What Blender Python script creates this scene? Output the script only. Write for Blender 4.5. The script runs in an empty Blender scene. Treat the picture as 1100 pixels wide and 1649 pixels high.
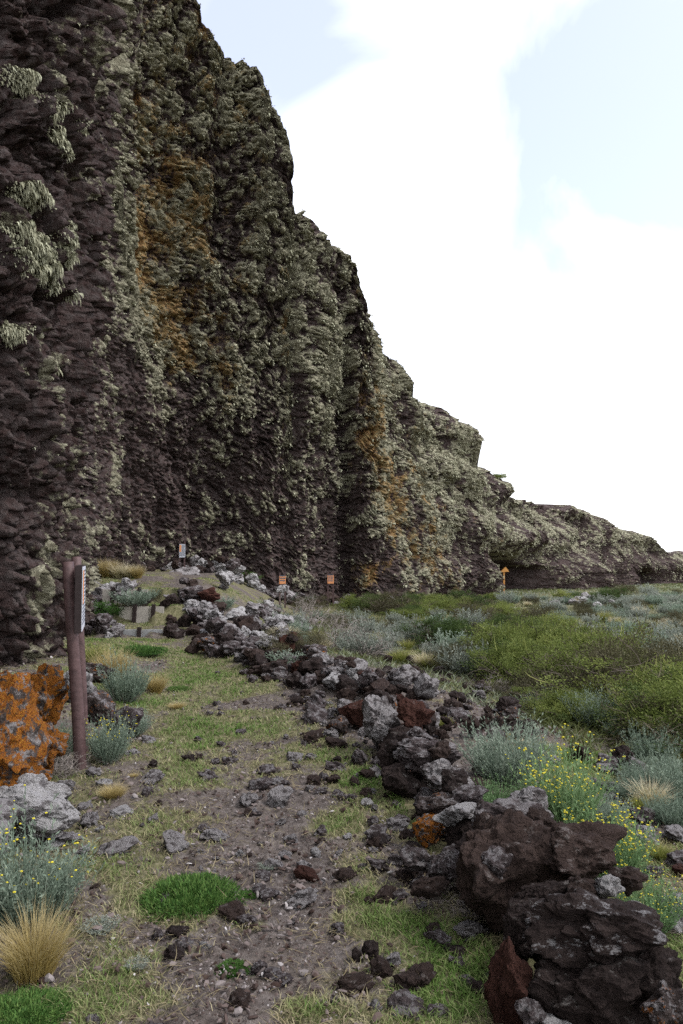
import bpy, bmesh, math
import numpy as np
from mathutils import Vector, Matrix, Euler

# ------------------------------------------------------------------ camera, sky, sun, exposure
scene = bpy.context.scene
COL = scene.collection
F = 1258.0                                  # focal length in pixels of the 1100 px wide photograph
PITCH = math.atan(65.5 / F)
EYE = 1.6
cam_d = bpy.data.cameras.new('camera')
cam_d.sensor_fit = 'HORIZONTAL'; cam_d.sensor_width = 36; cam_d.lens = 36 * F / 1100
cam_d.clip_start = 0.05; cam_d.clip_end = 6000
cam = bpy.data.objects.new('camera', cam_d); COL.objects.link(cam)
cam.location = (0, 0, EYE); cam.rotation_euler = (math.radians(90) + PITCH, 0, 0)
scene.camera = cam

SUN_EL, SUN_AZ = 52.0, 92.0                  # azimuth clockwise from +Y (the view direction)
world = bpy.data.worlds.new('World'); scene.world = world; world.use_nodes = True
wt = world.node_tree; wn = wt.nodes; wn.clear()
def W(t, **k):
    n = wn.new(t)
    for a, b in k.items(): setattr(n, a, b)
    return n
wo = W('ShaderNodeOutputWorld'); mixs = W('ShaderNodeMixShader')
bg_sky = W('ShaderNodeBackground'); bg_cl = W('ShaderNodeBackground')
sky = W('ShaderNodeTexSky', sky_type='NISHITA', sun_disc=False)
sky.sun_elevation = math.radians(SUN_EL); sky.sun_rotation = math.radians(SUN_AZ)
sky.dust_density = 3.0; sky.altitude = 800
bg_sky.inputs['Strength'].default_value = 0.13
bg_cl.inputs['Color'].default_value = (0.97, 0.98, 1.0, 1); bg_cl.inputs['Strength'].default_value = 1.15
tintn = W('ShaderNodeMix', data_type='RGBA', blend_type='MULTIPLY'); tintn.inputs[0].default_value = 1; tintn.inputs[7].default_value = (1.04, .93, 1.04, 1)
wt.links.new(sky.outputs[0], tintn.inputs[6]); wt.links.new(tintn.outputs[2], bg_sky.inputs['Color'])
tc = W('ShaderNodeTexCoord')
def wmath(op, a, b=None, c=None, clamp=False):
    n = W('ShaderNodeMath', operation=op, use_clamp=clamp)
    for i, v in enumerate((a, b, c)):
        if v is None: continue
        if isinstance(v, (int, float)): n.inputs[i].default_value = v
        else: wt.links.new(v, n.inputs[i])
    return n.outputs[0]
def pxdir(px, py):
    x = (px - 550) / F; y = (824.5 - py) / F
    c, s = math.cos(PITCH), math.sin(PITCH)
    return np.array([x, c - y * s, s + y * c])
warp = W('ShaderNodeTexNoise'); warp.inputs['Scale'].default_value = 3.2; warp.inputs['Detail'].default_value = 7; warp.inputs['Roughness'].default_value = .5; warp.inputs['Distortion'].default_value = .6
wt.links.new(tc.outputs['Generated'], warp.inputs['Vector'])
gap = None
# openings in the cloud where the blue shows: direction, angular radius, strength
for (px, py, rad, st) in ((480, 100, .24, .78), (370, -80, .35, .76), (1000, 225, .27, .80), (1130, 20, .24, .78), (850, 290, .20, .6), (1100, 430, .20, .5), (1300, 330, .35, .8), (760, -40, .2, .45), (250, -700, .6, .7), (1400, -600, .7, .7)):
    d = pxdir(px, py); d /= np.linalg.norm(d)
    dist = W('ShaderNodeVectorMath', operation='DISTANCE'); dist.inputs[1].default_value = tuple(d)
    wt.links.new(tc.outputs['Generated'], dist.inputs[0])
    v = wmath('DIVIDE', dist.outputs['Value'], rad)
    v = wmath('ADD', v, wmath('MULTIPLY', wmath('SUBTRACT', warp.outputs['Fac'], .5), 2.6))
    v = wmath('MULTIPLY', wmath('POWER', wmath('MULTIPLY', wmath('MULTIPLY', wmath('SUBTRACT', 1.45, v), .85, clamp=True), 1., clamp=True), .9), st)
    gap = v if gap is None else wmath('MAXIMUM', gap, v)
cloud = wmath('SUBTRACT', 1.0, gap, clamp=True)
wt.links.new(cloud, mixs.inputs['Fac'])
wt.links.new(bg_sky.outputs[0], mixs.inputs[1]); wt.links.new(bg_cl.outputs[0], mixs.inputs[2])
wt.links.new(mixs.outputs[0], wo.inputs['Surface'])

sun_d = bpy.data.lights.new('sun', 'SUN'); sun_d.energy = 1.3; sun_d.angle = math.radians(14); sun_d.color = (1, .96, .9)
sun = bpy.data.objects.new('sun', sun_d); COL.objects.link(sun)
el, az = math.radians(SUN_EL), math.radians(SUN_AZ)
sv = Vector((math.sin(az) * math.cos(el), math.cos(az) * math.cos(el), math.sin(el)))
sun.rotation_euler = sv.to_track_quat('Z', 'Y').to_euler()
scene.view_settings.view_transform = 'Standard'; scene.view_settings.look = 'None'
scene.view_settings.exposure = 1.08; scene.view_settings.gamma = 1
scene.cycles.use_denoising = False
scene.cycles.max_bounces = 5; scene.cycles.diffuse_bounces = 3; scene.cycles.transparent_max_bounces = 4

# ------------------------------------------------------------------ noise in numpy
f32 = np.float32
_r = np.random.RandomState(7)
PERM = np.concatenate([_r.permutation(256)] * 3).astype(np.int32)
_g = _r.normal(size=(256, 3)); GRAD = (_g / np.linalg.norm(_g, axis=1, keepdims=True)).astype(f32)
RND = _r.rand(256, 3).astype(f32)
def _h(ix, iy, iz): return PERM[PERM[PERM[ix & 255] + (iy & 255)] + (iz & 255)]
def perlin(p):
    p = np.asarray(p, f32); i = np.floor(p).astype(np.int32); fr = p - i
    u = fr * fr * fr * (fr * (fr * 6 - 15) + 10)
    out = np.zeros(p.shape[:-1], f32)
    for a in (0, 1):
        wa = u[..., 0] if a else 1 - u[..., 0]
        for b in (0, 1):
            wb = u[..., 1] if b else 1 - u[..., 1]
            for c in (0, 1):
                wc = u[..., 2] if c else 1 - u[..., 2]
                g = GRAD[_h(i[..., 0] + a, i[..., 1] + b, i[..., 2] + c)]
                d = g[..., 0] * (fr[..., 0] - a) + g[..., 1] * (fr[..., 1] - b) + g[..., 2] * (fr[..., 2] - c)
                out += wa * wb * wc * d
    return out * 1.6
def fbm(p, o=4, lac=2.03, gain=.5):
    p = np.asarray(p, f32); s = 0; a = 1.
    for k in range(o):
        s = s + a * perlin(p + 17.3 * k); p = p * lac; a *= gain
    return s
def worley(p):
    """F1, F2 and a random value of the nearest cell"""
    p = np.asarray(p, f32); base = np.floor(p - .5).astype(np.int32)
    f1 = np.full(p.shape[:-1], 9., f32); f2 = f1.copy(); cid = np.zeros(p.shape[:-1], np.int32)
    for a in (0, 1):
        for b in (0, 1):
            for c in (0, 1):
                q = base + np.array([a, b, c], np.int32)
                h = _h(q[..., 0], q[..., 1], q[..., 2])
                d = np.sqrt((((q + .5 + (RND[h] - .5) * .8) - p) ** 2).sum(-1))
                near = d < f1
                f2 = np.where(near, f1, np.minimum(f2, d)); cid = np.where(near, h, cid); f1 = np.where(near, d, f1)
    return f1, f2, RND[cid][..., 0]
def ss(a, b, x):
    t = np.clip((x - a) / (b - a), 0, 1); return t * t * (3 - 2 * t)
def P3(x, y, z=0.):
    return np.stack(np.broadcast_arrays(np.asarray(x, f32), np.asarray(y, f32), np.asarray(z, f32)), -1)

# ------------------------------------------------------------------ the lie of the land
WALL = np.array([(0.5, 1.1), (1.5, 1.0), (2.6, .92), (3.6, .80), (4.9, .62), (6.5, .48), (8.4, .08), (11.8, -1.2), (15, -2.5), (17, -3.2), (20, -4.2), (24, -5.), (200, -5.)])
def wall_x(y): return np.interp(y, WALL[:, 0], WALL[:, 1])
def zbase(x, y):
    x = np.asarray(x, f32); y = np.asarray(y, f32)
    r = x - wall_x(y)
    z = -.30 * ss(.3, 3.2, r) - .35 * ss(2.5, 13, r)
    z = z - .020 * np.clip(y - 42, 0, 60) * ss(0, 10, x)
    front = ss(1.0, 2.5, y)
    z = z + .28 * ss(-1.9, -3.6, x) * front * ss(14.5, 11.5, y) + .5 * ss(-3.6, -8, x) * front * ss(14.5, 11.5, y)
    k = np.where(y > 8, x / np.maximum(y, 1), 0)
    side = ss(-.045, -.17, k)
    stairs = .15 * ss(14.98, 15.02, y) + .35 * ss(16.08, 16.12, y) + .28 * ss(17.38, 17.42, y) + .12 * ss(18, 21, y)
    ramp = 1.0 * ss(13.5, 22, y)
    inside = ss(-4.95, -4.85, x) * ss(-3.0, -3.25, x)
    z = z + side * (inside * stairs + (1 - inside) * ramp) * np.where(y > 12, 1, 0)
    z = z + .12 * np.exp(-((r - .4) / .9) ** 2) * ss(5, 8, y) * ss(16, 13, y)
    return z
def zg(x, y):
    x = np.asarray(x, f32); y = np.asarray(y, f32)
    d = np.hypot(x, y)
    return zbase(x, y) + .05 * perlin(P3(x * .8, y * .8, 3.)) * ss(0, 3, d) + .018 * perlin(P3(x * 3.1, y * 3.1, 9.)) + .35 * perlin(P3(x * .05, y * .05, 1.)) * ss(60, 200, d)
def ground_at(px, py):
    d = pxdir(px, py); t = np.geomspace(1.2, 300, 6000)
    x, y, z = d[0] * t, d[1] * t, EYE + d[2] * t
    g = zg(x, y); i = np.argmax(z < g)
    if not (z < g).any(): i = len(t) - 1
    return float(x[i]), float(y[i]), float(g[i])
def at(px, py, dep):
    d = pxdir(px, py); t = dep / d[1]; return np.array([d[0] * t, dep, EYE + d[2] * t])
def to_px(x, y, z):
    c, s = math.cos(PITCH), math.sin(PITCH)
    dz = z - EYE; fw = y * c + dz * s; up = -y * s + dz * c
    return 550 + F * x / fw, 824.5 - F * up / fw

# ------------------------------------------------------------------ mesh helpers
def mesh_from(name, V, faces, attrs=None, smooth=False, mat=None):
    """faces: list of (n,k) integer arrays"""
    me = bpy.data.meshes.new(name)
    V = np.asarray(V, f32).reshape(-1, 3)
    me.vertices.add(len(V)); me.vertices.foreach_set('co', V.ravel())
    loops = np.concatenate([np.asarray(f, np.int32).ravel() for f in faces])
    tot = np.concatenate([np.full(len(f), np.shape(f)[1], np.int32) for f in faces])
    st = np.concatenate([[0], np.cumsum(tot)[:-1]]).astype(np.int32)
    me.loops.add(len(loops)); me.loops.foreach_set('vertex_index', loops)
    me.polygons.add(len(tot)); me.polygons.foreach_set('loop_start', st)
    me.update(calc_edges=True)
    me.polygons.foreach_set('use_smooth', np.full(len(tot), smooth))
    for k, v in (attrs or {}).items():
        a = me.attributes.new(k, 'FLOAT', 'POINT'); a.data.foreach_set('value', np.asarray(v, f32).ravel())
    if mat: me.materials.append(mat)
    me.validate()
    return me
def put(name, me, loc=(0, 0, 0), rot=(0, 0, 0), scale=(1, 1, 1), parent=None, label=None, cat=None, group=None, kind=None):
    o = bpy.data.objects.new(name, me); COL.objects.link(o)
    o.location = loc; o.rotation_euler = rot
    o.scale = scale if hasattr(scale, '__len__') else (scale,) * 3
    if parent: o.parent = parent
    if label: o['label'] = label
    if cat: o['category'] = cat
    if group: o['group'] = group
    if kind: o['kind'] = kind
    return o
def grid_faces(nc, nr):
    i = np.arange(nc - 1)[:, None] * nr + np.arange(nr - 1)[None]
    i = i.ravel(); return np.stack([i, i + nr, i + nr + 1, i + 1], 1)
def strips(P, D0, D1, L, Wd, nseg, rng, taper=.8):
    n = len(P); t = np.linspace(0, 1, nseg + 1)
    L = np.broadcast_to(L, n)[:, None, None]; Wd = np.broadcast_to(Wd, n)[:, None, None]
    tt = t[None, :, None]
    C = P[:, None] + L * (D0[:, None] * (tt - tt * tt / 2) + D1[:, None] * (tt * tt / 2))
    a = rng.rand(n) * 2 * np.pi; s = np.stack([np.cos(a), np.sin(a), (rng.rand(n) - .5) * .6], 1)[:, None]
    w = Wd * (1 - tt ** 1.6) ** taper * .5
    A = C - s * w; B = C + s * w
    V = np.concatenate([np.stack([A[:, :-1], B[:, :-1]], 2).reshape(n, 2 * nseg, 3), C[:, -1:]], 1)
    m = 2 * nseg + 1; b = np.arange(n)[:, None] * m
    fs = []
    for k in range(nseg - 1): fs.append(b + np.array([2 * k, 2 * k + 1, 2 * k + 3, 2 * k + 2]))
    fs.append(b + np.array([2 * nseg - 2, 2 * nseg - 1, 2 * nseg]))
    along = np.tile(np.concatenate([np.repeat(t[:-1], 2), [1]]), n)
    return V.reshape(-1, 3), fs, {'along': along, 'tint': np.repeat(rng.rand(n), m)}
def leaves(P, D, L, Wd, rng, fold=.0):
    n = len(P); L = np.broadcast_to(L, n)[:, None]; Wd = np.broadcast_to(Wd, n)[:, None]
    D = D / np.linalg.norm(D, axis=1, keepdims=True)
    s = np.cross(D, rng.normal(size=(n, 3))); s /= np.linalg.norm(s, axis=1, keepdims=True) + 1e-6
    V = np.stack([P, P + D * L * .5 + s * Wd * .5, P + D * L, P + D * L * .5 - s * Wd * .5], 1)
    f = np.arange(n)[:, None] * 4 + np.arange(4)
    return V.reshape(-1, 3), [f], {'along': np.tile([0, .5, 1, .5], n), 'tint': np.repeat(rng.rand(n), 4)}
def merge(parts):
    Vs, Fs, A, off = [], [], {}, 0
    for V, fs, at_ in parts:
        Vs.append(V); Fs += [f + off for f in fs]; off += len(V)
        for k in at_: A.setdefault(k, []).append(at_[k])
    return np.concatenate(Vs), Fs, {k: np.concatenate(v) for k, v in A.items()}
def tube(pts, rad, sides=5):
    pts = np.asarray(pts, float); n = len(pts); rad = np.broadcast_to(rad, n)
    T = np.gradient(pts, axis=0); T /= np.linalg.norm(T, axis=1, keepdims=True) + 1e-9
    ref = np.array([0, 0, 1.]) if abs(T[:, 2]).mean() < .9 else np.array([1., 0, 0])
    a = np.cross(T, ref); a /= np.linalg.norm(a, axis=1, keepdims=True) + 1e-9; b = np.cross(T, a)
    th = np.linspace(0, 2 * np.pi, sides, endpoint=False)
    V = pts[:, None] + rad[:, None, None] * (a[:, None] * np.cos(th)[None, :, None] + b[:, None] * np.sin(th)[None, :, None])
    i = (np.arange(n - 1)[:, None] * sides + np.arange(sides)[None]); j = (np.arange(n - 1)[:, None] * sides + (np.arange(sides) + 1)[None] % sides)
    f = np.stack([i.ravel(), j.ravel(), j.ravel() + sides, i.ravel() + sides], 1)
    return V.reshape(-1, 3), [f], {}
_ico = {}
def ico(sub):
    if sub not in _ico:
        bm = bmesh.new(); bmesh.ops.create_icosphere(bm, subdivisions=sub, radius=1)
        _ico[sub] = (np.array([v.co[:] for v in bm.verts], f32), np.array([[v.index for v in f.verts] for f in bm.faces], np.int32)); bm.free()
    return _ico[sub]

# ------------------------------------------------------------------ materials
def new_mat(name):
    m = bpy.data.materials.new(name); m.use_nodes = True; nt = m.node_tree
    return m, nt, nt.nodes['Principled BSDF']
class N:
    def __init__(s, nt): s.nt = nt
    def node(s, t, **k):
        n = s.nt.nodes.new(t)
        for a, b in k.items(): setattr(n, a, b)
        return n
    def link(s, a, b): s.nt.links.new(a, b)
    def noise(s, vec, scale, detail=5, rough=.6):
        n = s.node('ShaderNodeTexNoise'); n.inputs['Scale'].default_value = scale; n.inputs['Detail'].default_value = detail; n.inputs['Roughness'].default_value = rough
        s.link(vec, n.inputs['Vector']); return n.outputs['Fac']
    def vor(s, vec, scale, feature='F1'):
        n = s.node('ShaderNodeTexVoronoi', feature=feature); n.inputs['Scale'].default_value = scale
        s.link(vec, n.inputs['Vector']); return n
    def ramp(s, fac, stops):
        n = s.node('ShaderNodeValToRGB'); e = n.color_ramp.elements
        while len(e) < len(stops): e.new(.5)
        for i, (p, c) in enumerate(stops):
            e[i].position = p; e[i].color = (*c, 1) if hasattr(c, '__len__') else (c, c, c, 1)
        s.link(fac, n.inputs['Fac']); return n.outputs['Color']
    def mix(s, fac, a, b):
        n = s.node('ShaderNodeMix', data_type='RGBA')
        for v, i in ((fac, 0), (a, 6), (b, 7)):
            if hasattr(v, 'is_linked') or hasattr(v, 'links'): s.link(v, n.inputs[i])
            elif hasattr(v, '__len__'): n.inputs[i].default_value = (*v, 1)
            else: n.inputs[i].default_value = v
        return n.outputs[2]
    def math(s, op, a, b=0., c=None, clamp=False):
        n = s.node('ShaderNodeMath', operation=op, use_clamp=clamp)
        for i, v in enumerate((a, b, c)):
            if v is None: continue
            if isinstance(v, (int, float)): n.inputs[i].default_value = v
            else: s.link(v, n.inputs[i])
        return n.outputs[0]
    def attr(s, name): return s.node('ShaderNodeAttribute', attribute_name=name).outputs['Fac']
    def bump(s, h, strength, dist, bsdf, normal=None):
        n = s.node('ShaderNodeBump'); n.inputs['Strength'].default_value = strength; n.inputs['Distance'].default_value = dist
        s.link(h, n.inputs['Height'])
        if normal: s.link(normal, n.inputs['Normal'])
        if bsdf: s.link(n.outputs[0], bsdf.inputs['Normal'])
        return n.outputs[0]
def rough(b, r=.92, spec=.15):
    b.inputs['Roughness'].default_value = r; b.inputs['Specular IOR Level'].default_value = spec

def rock_mat(name, dark, lite, crust, crust_amt, spots=None, spot_amt=0., scale=1.):
    """rough volcanic rock in object space, with pale crustose lichen and coloured lichen spots"""
    m, nt, b = new_mat(name); n = N(nt); rough(b)
    tc = n.node('ShaderNodeTexCoord'); oi = n.node('ShaderNodeObjectInfo')
    add = n.node('ShaderNodeVectorMath', operation='ADD'); comb = n.node('ShaderNodeCombineXYZ')
    r9 = n.math('MULTIPLY', oi.outputs['Random'], 37.)
    for i in range(3): n.link(r9, comb.inputs[i])
    n.link(tc.outputs['Object'], add.inputs[0]); n.link(comb.outputs[0], add.inputs[1]); v = add.outputs[0]
    base = n.ramp(n.noise(v, 3.2 * scale, 8, .7), [(.32, dark), (.55, tuple((a + c) / 2 for a, c in zip(dark, lite))), (.75, lite)])
    fine = n.noise(v, 26 * scale, 4, .7)
    base = n.mix(n.ramp(fine, [(.4, 0.), (.62, .45)]), base, tuple(c * .45 for c in dark))
    cm = n.math('ADD', n.math('MULTIPLY', n.noise(v, 1.9 * scale, 7, .68), .75), n.math('MULTIPLY', fine, .25))
    geo = n.node('ShaderNodeNewGeometry'); sep = n.node('ShaderNodeSeparateXYZ'); n.link(geo.outputs['True Normal'], sep.inputs[0])
    cm = n.math('ADD', cm, n.math('MULTIPLY', sep.outputs['Z'], .05))
    t = .72 - .38 * crust_amt
    cmask = n.ramp(cm, [(t, 0.), (t + .05, 1.)])
    col = n.mix(cmask, base, n.mix(fine, crust, tuple(c * .55 for c in crust)))
    if spots:
        sm = n.noise(v, 2.3 * scale, 6, .62); t2 = .70 - .36 * spot_amt
        col = n.mix(n.ramp(sm, [(t2, 0.), (t2 + .06, 1.)]), col, n.ramp(fine, [(.33, (.05, .035, .025)), (.43, tuple(c * .5 for c in spots)), (.52, spots), (.68, (spots[0] * .85, spots[1] * 1.9, spots[2] * 1.5))]))
    n.link(col, b.inputs['Base Color'])
    pits = n.vor(v, 15 * scale).outputs['Distance']
    h = n.math('ADD', n.math('MULTIPLY', n.noise(v, 12 * scale, 8, .72), 1.), n.math('MULTIPLY', n.math('MINIMUM', pits, .35), .8))
    n.bump(h, 1., .06, b)
    return m
M = {}
M['dark lava'] = rock_mat('dark_lava', (.020, .013, .012), (.080, .058, .054), (.24, .22, .21), .30)
M['white-patched'] = rock_mat('white_patched_lava', (.020, .013, .012), (.075, .054, .050), (.34, .33, .34), .42, scale=.8)
M['brown'] = rock_mat('brown_lava', (.032, .020, .017), (.11, .076, .066), (.22, .19, .18), .32)
M['rust red'] = rock_mat('rust_red_lava', (.050, .019, .014), (.125, .056, .042), (.2, .15, .14), .22)
M['grey'] = rock_mat('grey_lava', (.07, .06, .06), (.24, .215, .22), (.42, .40, .41), .62)
M['purplish'] = rock_mat('purplish_lava', (.05, .038, .039), (.175, .142, .145), (.33, .31, .32), .5)
M['whitish'] = rock_mat('whitish_rock', (.11, .10, .10), (.33, .31, .32), (.55, .54, .55), .66)
M['orange crusted'] = rock_mat('orange_crusted_rock', (.04, .032, .028), (.16, .13, .12), (.36, .34, .34), .5, (.38, .12, .018), .70, 1.6)
M['orange spotted'] = rock_mat('orange_spotted_rock', (.035, .025, .022), (.14, .11, .105), (.32, .30, .31), .45, (.38, .115, .018), .30)

def cliff_mat():
    m, nt, b = new_mat('lichened_basalt'); n = N(nt); rough(b, .95, .1)
    geo = n.node('ShaderNodeNewGeometry'); v = geo.outputs['Position']
    a = n.noise(v, 1.1, 8, .68); f = n.noise(v, 9, 6, .7); ff = n.noise(v, 38, 3, .7)
    rock = n.ramp(a, [(.3, (.022, .0125, .0115)), (.5, (.052, .033, .031)), (.68, (.105, .078, .075))])
    rock = n.mix(n.ramp(f, [(.42, .0), (.66, .7)]), rock, (.13, .114, .112))
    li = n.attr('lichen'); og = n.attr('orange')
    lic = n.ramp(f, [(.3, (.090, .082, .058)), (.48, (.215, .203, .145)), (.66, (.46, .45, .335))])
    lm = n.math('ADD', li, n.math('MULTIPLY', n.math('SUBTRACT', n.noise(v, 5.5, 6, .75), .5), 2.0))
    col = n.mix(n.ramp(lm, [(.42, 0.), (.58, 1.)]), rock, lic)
    oc = n.ramp(n.noise(v, 4.5, 7, .75), [(.33, (.10, .065, .04)), (.47, (.27, .14, .045)), (.57, (.27, .19, .075)), (.7, (.24, .22, .14))])
    om = n.math('ADD', og, n.math('MULTIPLY', n.math('SUBTRACT', n.math('ADD', n.math('MULTIPLY', n.noise(v, 1.1, 3, .6), .45), n.math('MULTIPLY', n.noise(v, 4.5, 9, .8), .55)), .5), 7.0))
    col = n.mix(n.ramp(om, [(.55, 0.), (.8, .78)]), col, oc)
    n.link(col, b.inputs['Base Color'])
    n.bump(n.math('ADD', f, n.math('MULTIPLY', ff, .35)), 1., .14, b)
    return m
M['cliff'] = cliff_mat()

def plant_mat(name, stops, tip=None, tip_from=.6, rgh=.75, trans=.25, wood=None):
    m, nt, b = new_mat(name); n = N(nt); rough(b, rgh, .2)
    oi = n.node('ShaderNodeObjectInfo')
    fac = n.math('ADD', n.math('MULTIPLY', n.attr('tint'), .7), n.math('MULTIPLY', oi.outputs['Random'], .3))
    col = n.ramp(fac, stops)
    if wood: col = n.mix(n.math('GREATER_THAN', n.attr('along'), 5.), col, wood)
    if tip: col = n.mix(n.ramp(n.attr('along'), [(tip_from - .25, 0.), (min(1, tip_from + .25), 1.)]), col, tip)
    n.link(col, b.inputs['Base Color'])
    tr = n.node('ShaderNodeBsdfTranslucent'); n.link(col, tr.inputs['Color'])
    ms = n.node('ShaderNodeMixShader'); ms.inputs[0].default_value = trans
    out = nt.nodes['Material Output']; n.link(b.outputs[0], ms.inputs[1]); n.link(tr.outputs[0], ms.inputs[2]); n.link(ms.outputs[0], out.inputs['Surface'])
    return m
M['grey_leaf'] = plant_mat('grey_green_leaf', [(0, (.08, .12, .085)), (.5, (.17, .225, .17)), (1, (.30, .35, .28))], wood=(.20, .17, .15))
M['fresh_leaf'] = plant_mat('fresh_green_leaf', [(0, (.06, .12, .05)), (.5, (.15, .25, .11)), (1, (.28, .38, .20))], wood=(.20, .17, .15))
M['dusty_leaf'] = plant_mat('dusty_grey_leaf', [(0, (.10, .12, .10)), (.5, (.20, .23, .19)), (1, (.36, .38, .34))], wood=(.22, .19, .17))
M['bush_leaf'] = plant_mat('olive_green_leaf', [(0, (.045, .062, .016)), (.45, (.14, .18, .045)), (.8, (.25, .28, .08)), (1, (.36, .35, .14))], trans=.35)
M['dark_leaf'] = plant_mat('dark_green_leaf', [(0, (.018, .035, .010)), (.5, (.05, .085, .02)), (1, (.12, .15, .05))])
M['bright_leaf'] = plant_mat('bright_green_leaf', [(0, (.022, .055, .012)), (.5, (.06, .135, .028)), (.85, (.12, .20, .05)), (1, (.24, .22, .10))])
M['dull_leaf'] = plant_mat('dull_brown_green_leaf', [(0, (.035, .032, .016)), (.5, (.08, .075, .038)), (1, (.15, .14, .085))])
M['straw'] = plant_mat('golden_straw', [(0, (.20, .15, .04)), (.5, (.34, .26, .09)), (1, (.46, .38, .17))], (.48, .41, .24), .75)
M['pale_straw'] = plant_mat('pale_straw', [(0, (.22, .22, .08)), (.5, (.38, .34, .19)), (1, (.55, .50, .34))], (.62, .56, .42), .7)
M['green_straw'] = plant_mat('yellow_green_blade', [(0, (.09, .12, .02)), (.5, (.18, .21, .045)), (1, (.30, .30, .09))], (.38, .34, .14), .85)
M['grass'] = plant_mat('grass_blade', [(0, (.055, .125, .022)), (.3, (.105, .18, .04)), (.5, (.17, .215, .08)), (.7, (.26, .245, .13)), (1, (.42, .37, .25))], rgh=.8)
M['dry_grass'] = plant_mat('dry_grass_blade', [(0, (.13, .11, .06)), (.5, (.24, .20, .12)), (1, (.38, .33, .23))], rgh=.85)
M['lichen'] = plant_mat('beard_lichen', [(0, (.17, .165, .11)), (.5, (.35, .35, .25)), (1, (.58, .60, .46))], rgh=.9, trans=.1)
M['twig'] = plant_mat('weathered_twig', [(0, (.12, .10, .09)), (1, (.30, .27, .25))], trans=0.)
M['stem'] = plant_mat('dark_stem', [(0, (.05, .04, .03)), (1, (.12, .10, .08))], trans=0.)
def plain(name, c, r=.7, var=.25, sc=12):
    m, nt, b = new_mat(name); n = N(nt); rough(b, r, .25)
    tc = n.node('ShaderNodeTexCoord'); f = n.noise(tc.outputs['Object'], sc, 6, .65)
    n.link(n.ramp(f, [(.3, tuple(x * (1 - var) for x in c)), (.7, tuple(min(1, x * (1 + var)) for x in c))]), b.inputs['Base Color'])
    n.bump(f, .4, .01, b); return m
M['flower'] = plain('yellow_petal', (.50, .44, .03), .6)
M['post'] = plain('brown_painted_wood', (.075, .045, .045), .55, .4, 20)
M['board_edge'] = plain('dark_brown_frame', (.022, .014, .014), .6)
M['sign_white'] = plain('sign_white', (.50, .52, .58), .4, .06)
M['sign_orange'] = plain('sign_orange', (.62, .27, .12), .5, .1)
M['sign_rust'] = plain('sign_rust_orange', (.52, .25, .07), .5, .1)
M['sign_text'] = plain('sign_text_grey', (.09, .10, .13), .6, .1)
M['plank'] = plain('weathered_plank', (.42, .39, .35), .85, .3, 6)
M['plank_grey'] = plain('grey_plank', (.36, .37, .38), .85, .3, 6)
M['stake'] = plain('dark_stake', (.035, .025, .024), .8)

def ground_mat():
    m, nt, b = new_mat('soil_and_turf'); n = N(nt); rough(b, .95, .1)
    geo = n.node('ShaderNodeNewGeometry'); v = geo.outputs['Position']
    g = n.attr('green'); med = n.noise(v, 2.2, 7, .7); f = n.noise(v, 17, 6, .72); ff = n.noise(v, 90, 3, .7)
    soil = n.ramp(f, [(.3, (.042, .034, .031)), (.5, (.098, .083, .077)), (.7, (.20, .18, .17))])
    soil = n.mix(n.ramp(med, [(.42, 0.), (.66, .55)]), soil, (.145, .122, .105))
    vo = n.vor(v, 42); chip = n.ramp(vo.outputs['Distance'], [(.18, 1.), (.26, 0.)])
    sel = n.node('ShaderNodeSeparateColor'); n.link(vo.outputs['Color'], sel.inputs[0])
    chip = n.math('MULTIPLY', chip, n.ramp(sel.outputs[0], [(.72, 0.), (.74, 1.)]))
    soil = n.mix(chip, soil, n.ramp(sel.outputs[1], [(0, (.07, .05, .045)), (.85, (.18, .155, .15)), (1., (.42, .40, .40))]))
    turf = n.ramp(f, [(.3, (.065, .068, .032)), (.5, (.135, .13, .07)), (.72, (.24, .215, .14))])
    gm = n.math('ADD', g, n.math('MULTIPLY', n.math('SUBTRACT', n.noise(v, 7, 6, .75), .5), 1.5))
    col = n.mix(n.ramp(gm, [(.4, 0.), (.62, 1.)]), soil, turf)
    n.link(col, b.inputs['Base Color'])
    n.bump(n.math('ADD', f, n.math('MULTIPLY', ff, .4)), .9, .03, b)
    return m
M['ground'] = ground_mat()

# ------------------------------------------------------------------ where it is green: patches seen on the path (px, py, rx, ry, strength)
GP = [(600, 1262, 85, 32, 1), (650, 1290, 40, 25, .9), (450, 1172, 60, 16, .8), (520, 1215, 35, 10, .8), (690, 1520, 110, 45, 1), (590, 1470, 70, 30, .7), (305, 1470, 90, 26, .7), (570, 1393, 55, 22, .9),
      (545, 1330, 50, 22, .8), (400, 1495, 35, 22, .6), (250, 1610, 90, 26, .6), (500, 1630, 50, 22, .9), (230, 1050, 90, 14, .8), (320, 1090, 70, 20, .7), (330, 1180, 70, 30, .7), (260, 1320, 60, 20, .6),
      (330, 1260, 40, 18, .5), (560, 1440, 60, 18, .7), (760, 1590, 90, 40, .9), (270, 1135, 60, 18, .5), (930, 1222, 62, 24, 1.3), (380, 1120, 40, 12, .6), (1080, 1520, 80, 70, .8), (40, 1630, 60, 40, .8), (190, 1520, 30, 20, .3)]
GPW = []
for px, py, rx, ry, st in GP:
    c = ground_at(px, py); e = ground_at(px + rx, py); u = ground_at(px, py - ry); w = ground_at(px, py + ry)
    GPW.append((c[0], c[1], max(.05, e[0] - c[0]), max(.05, (u[1] - w[1]) / 2), st))
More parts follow.
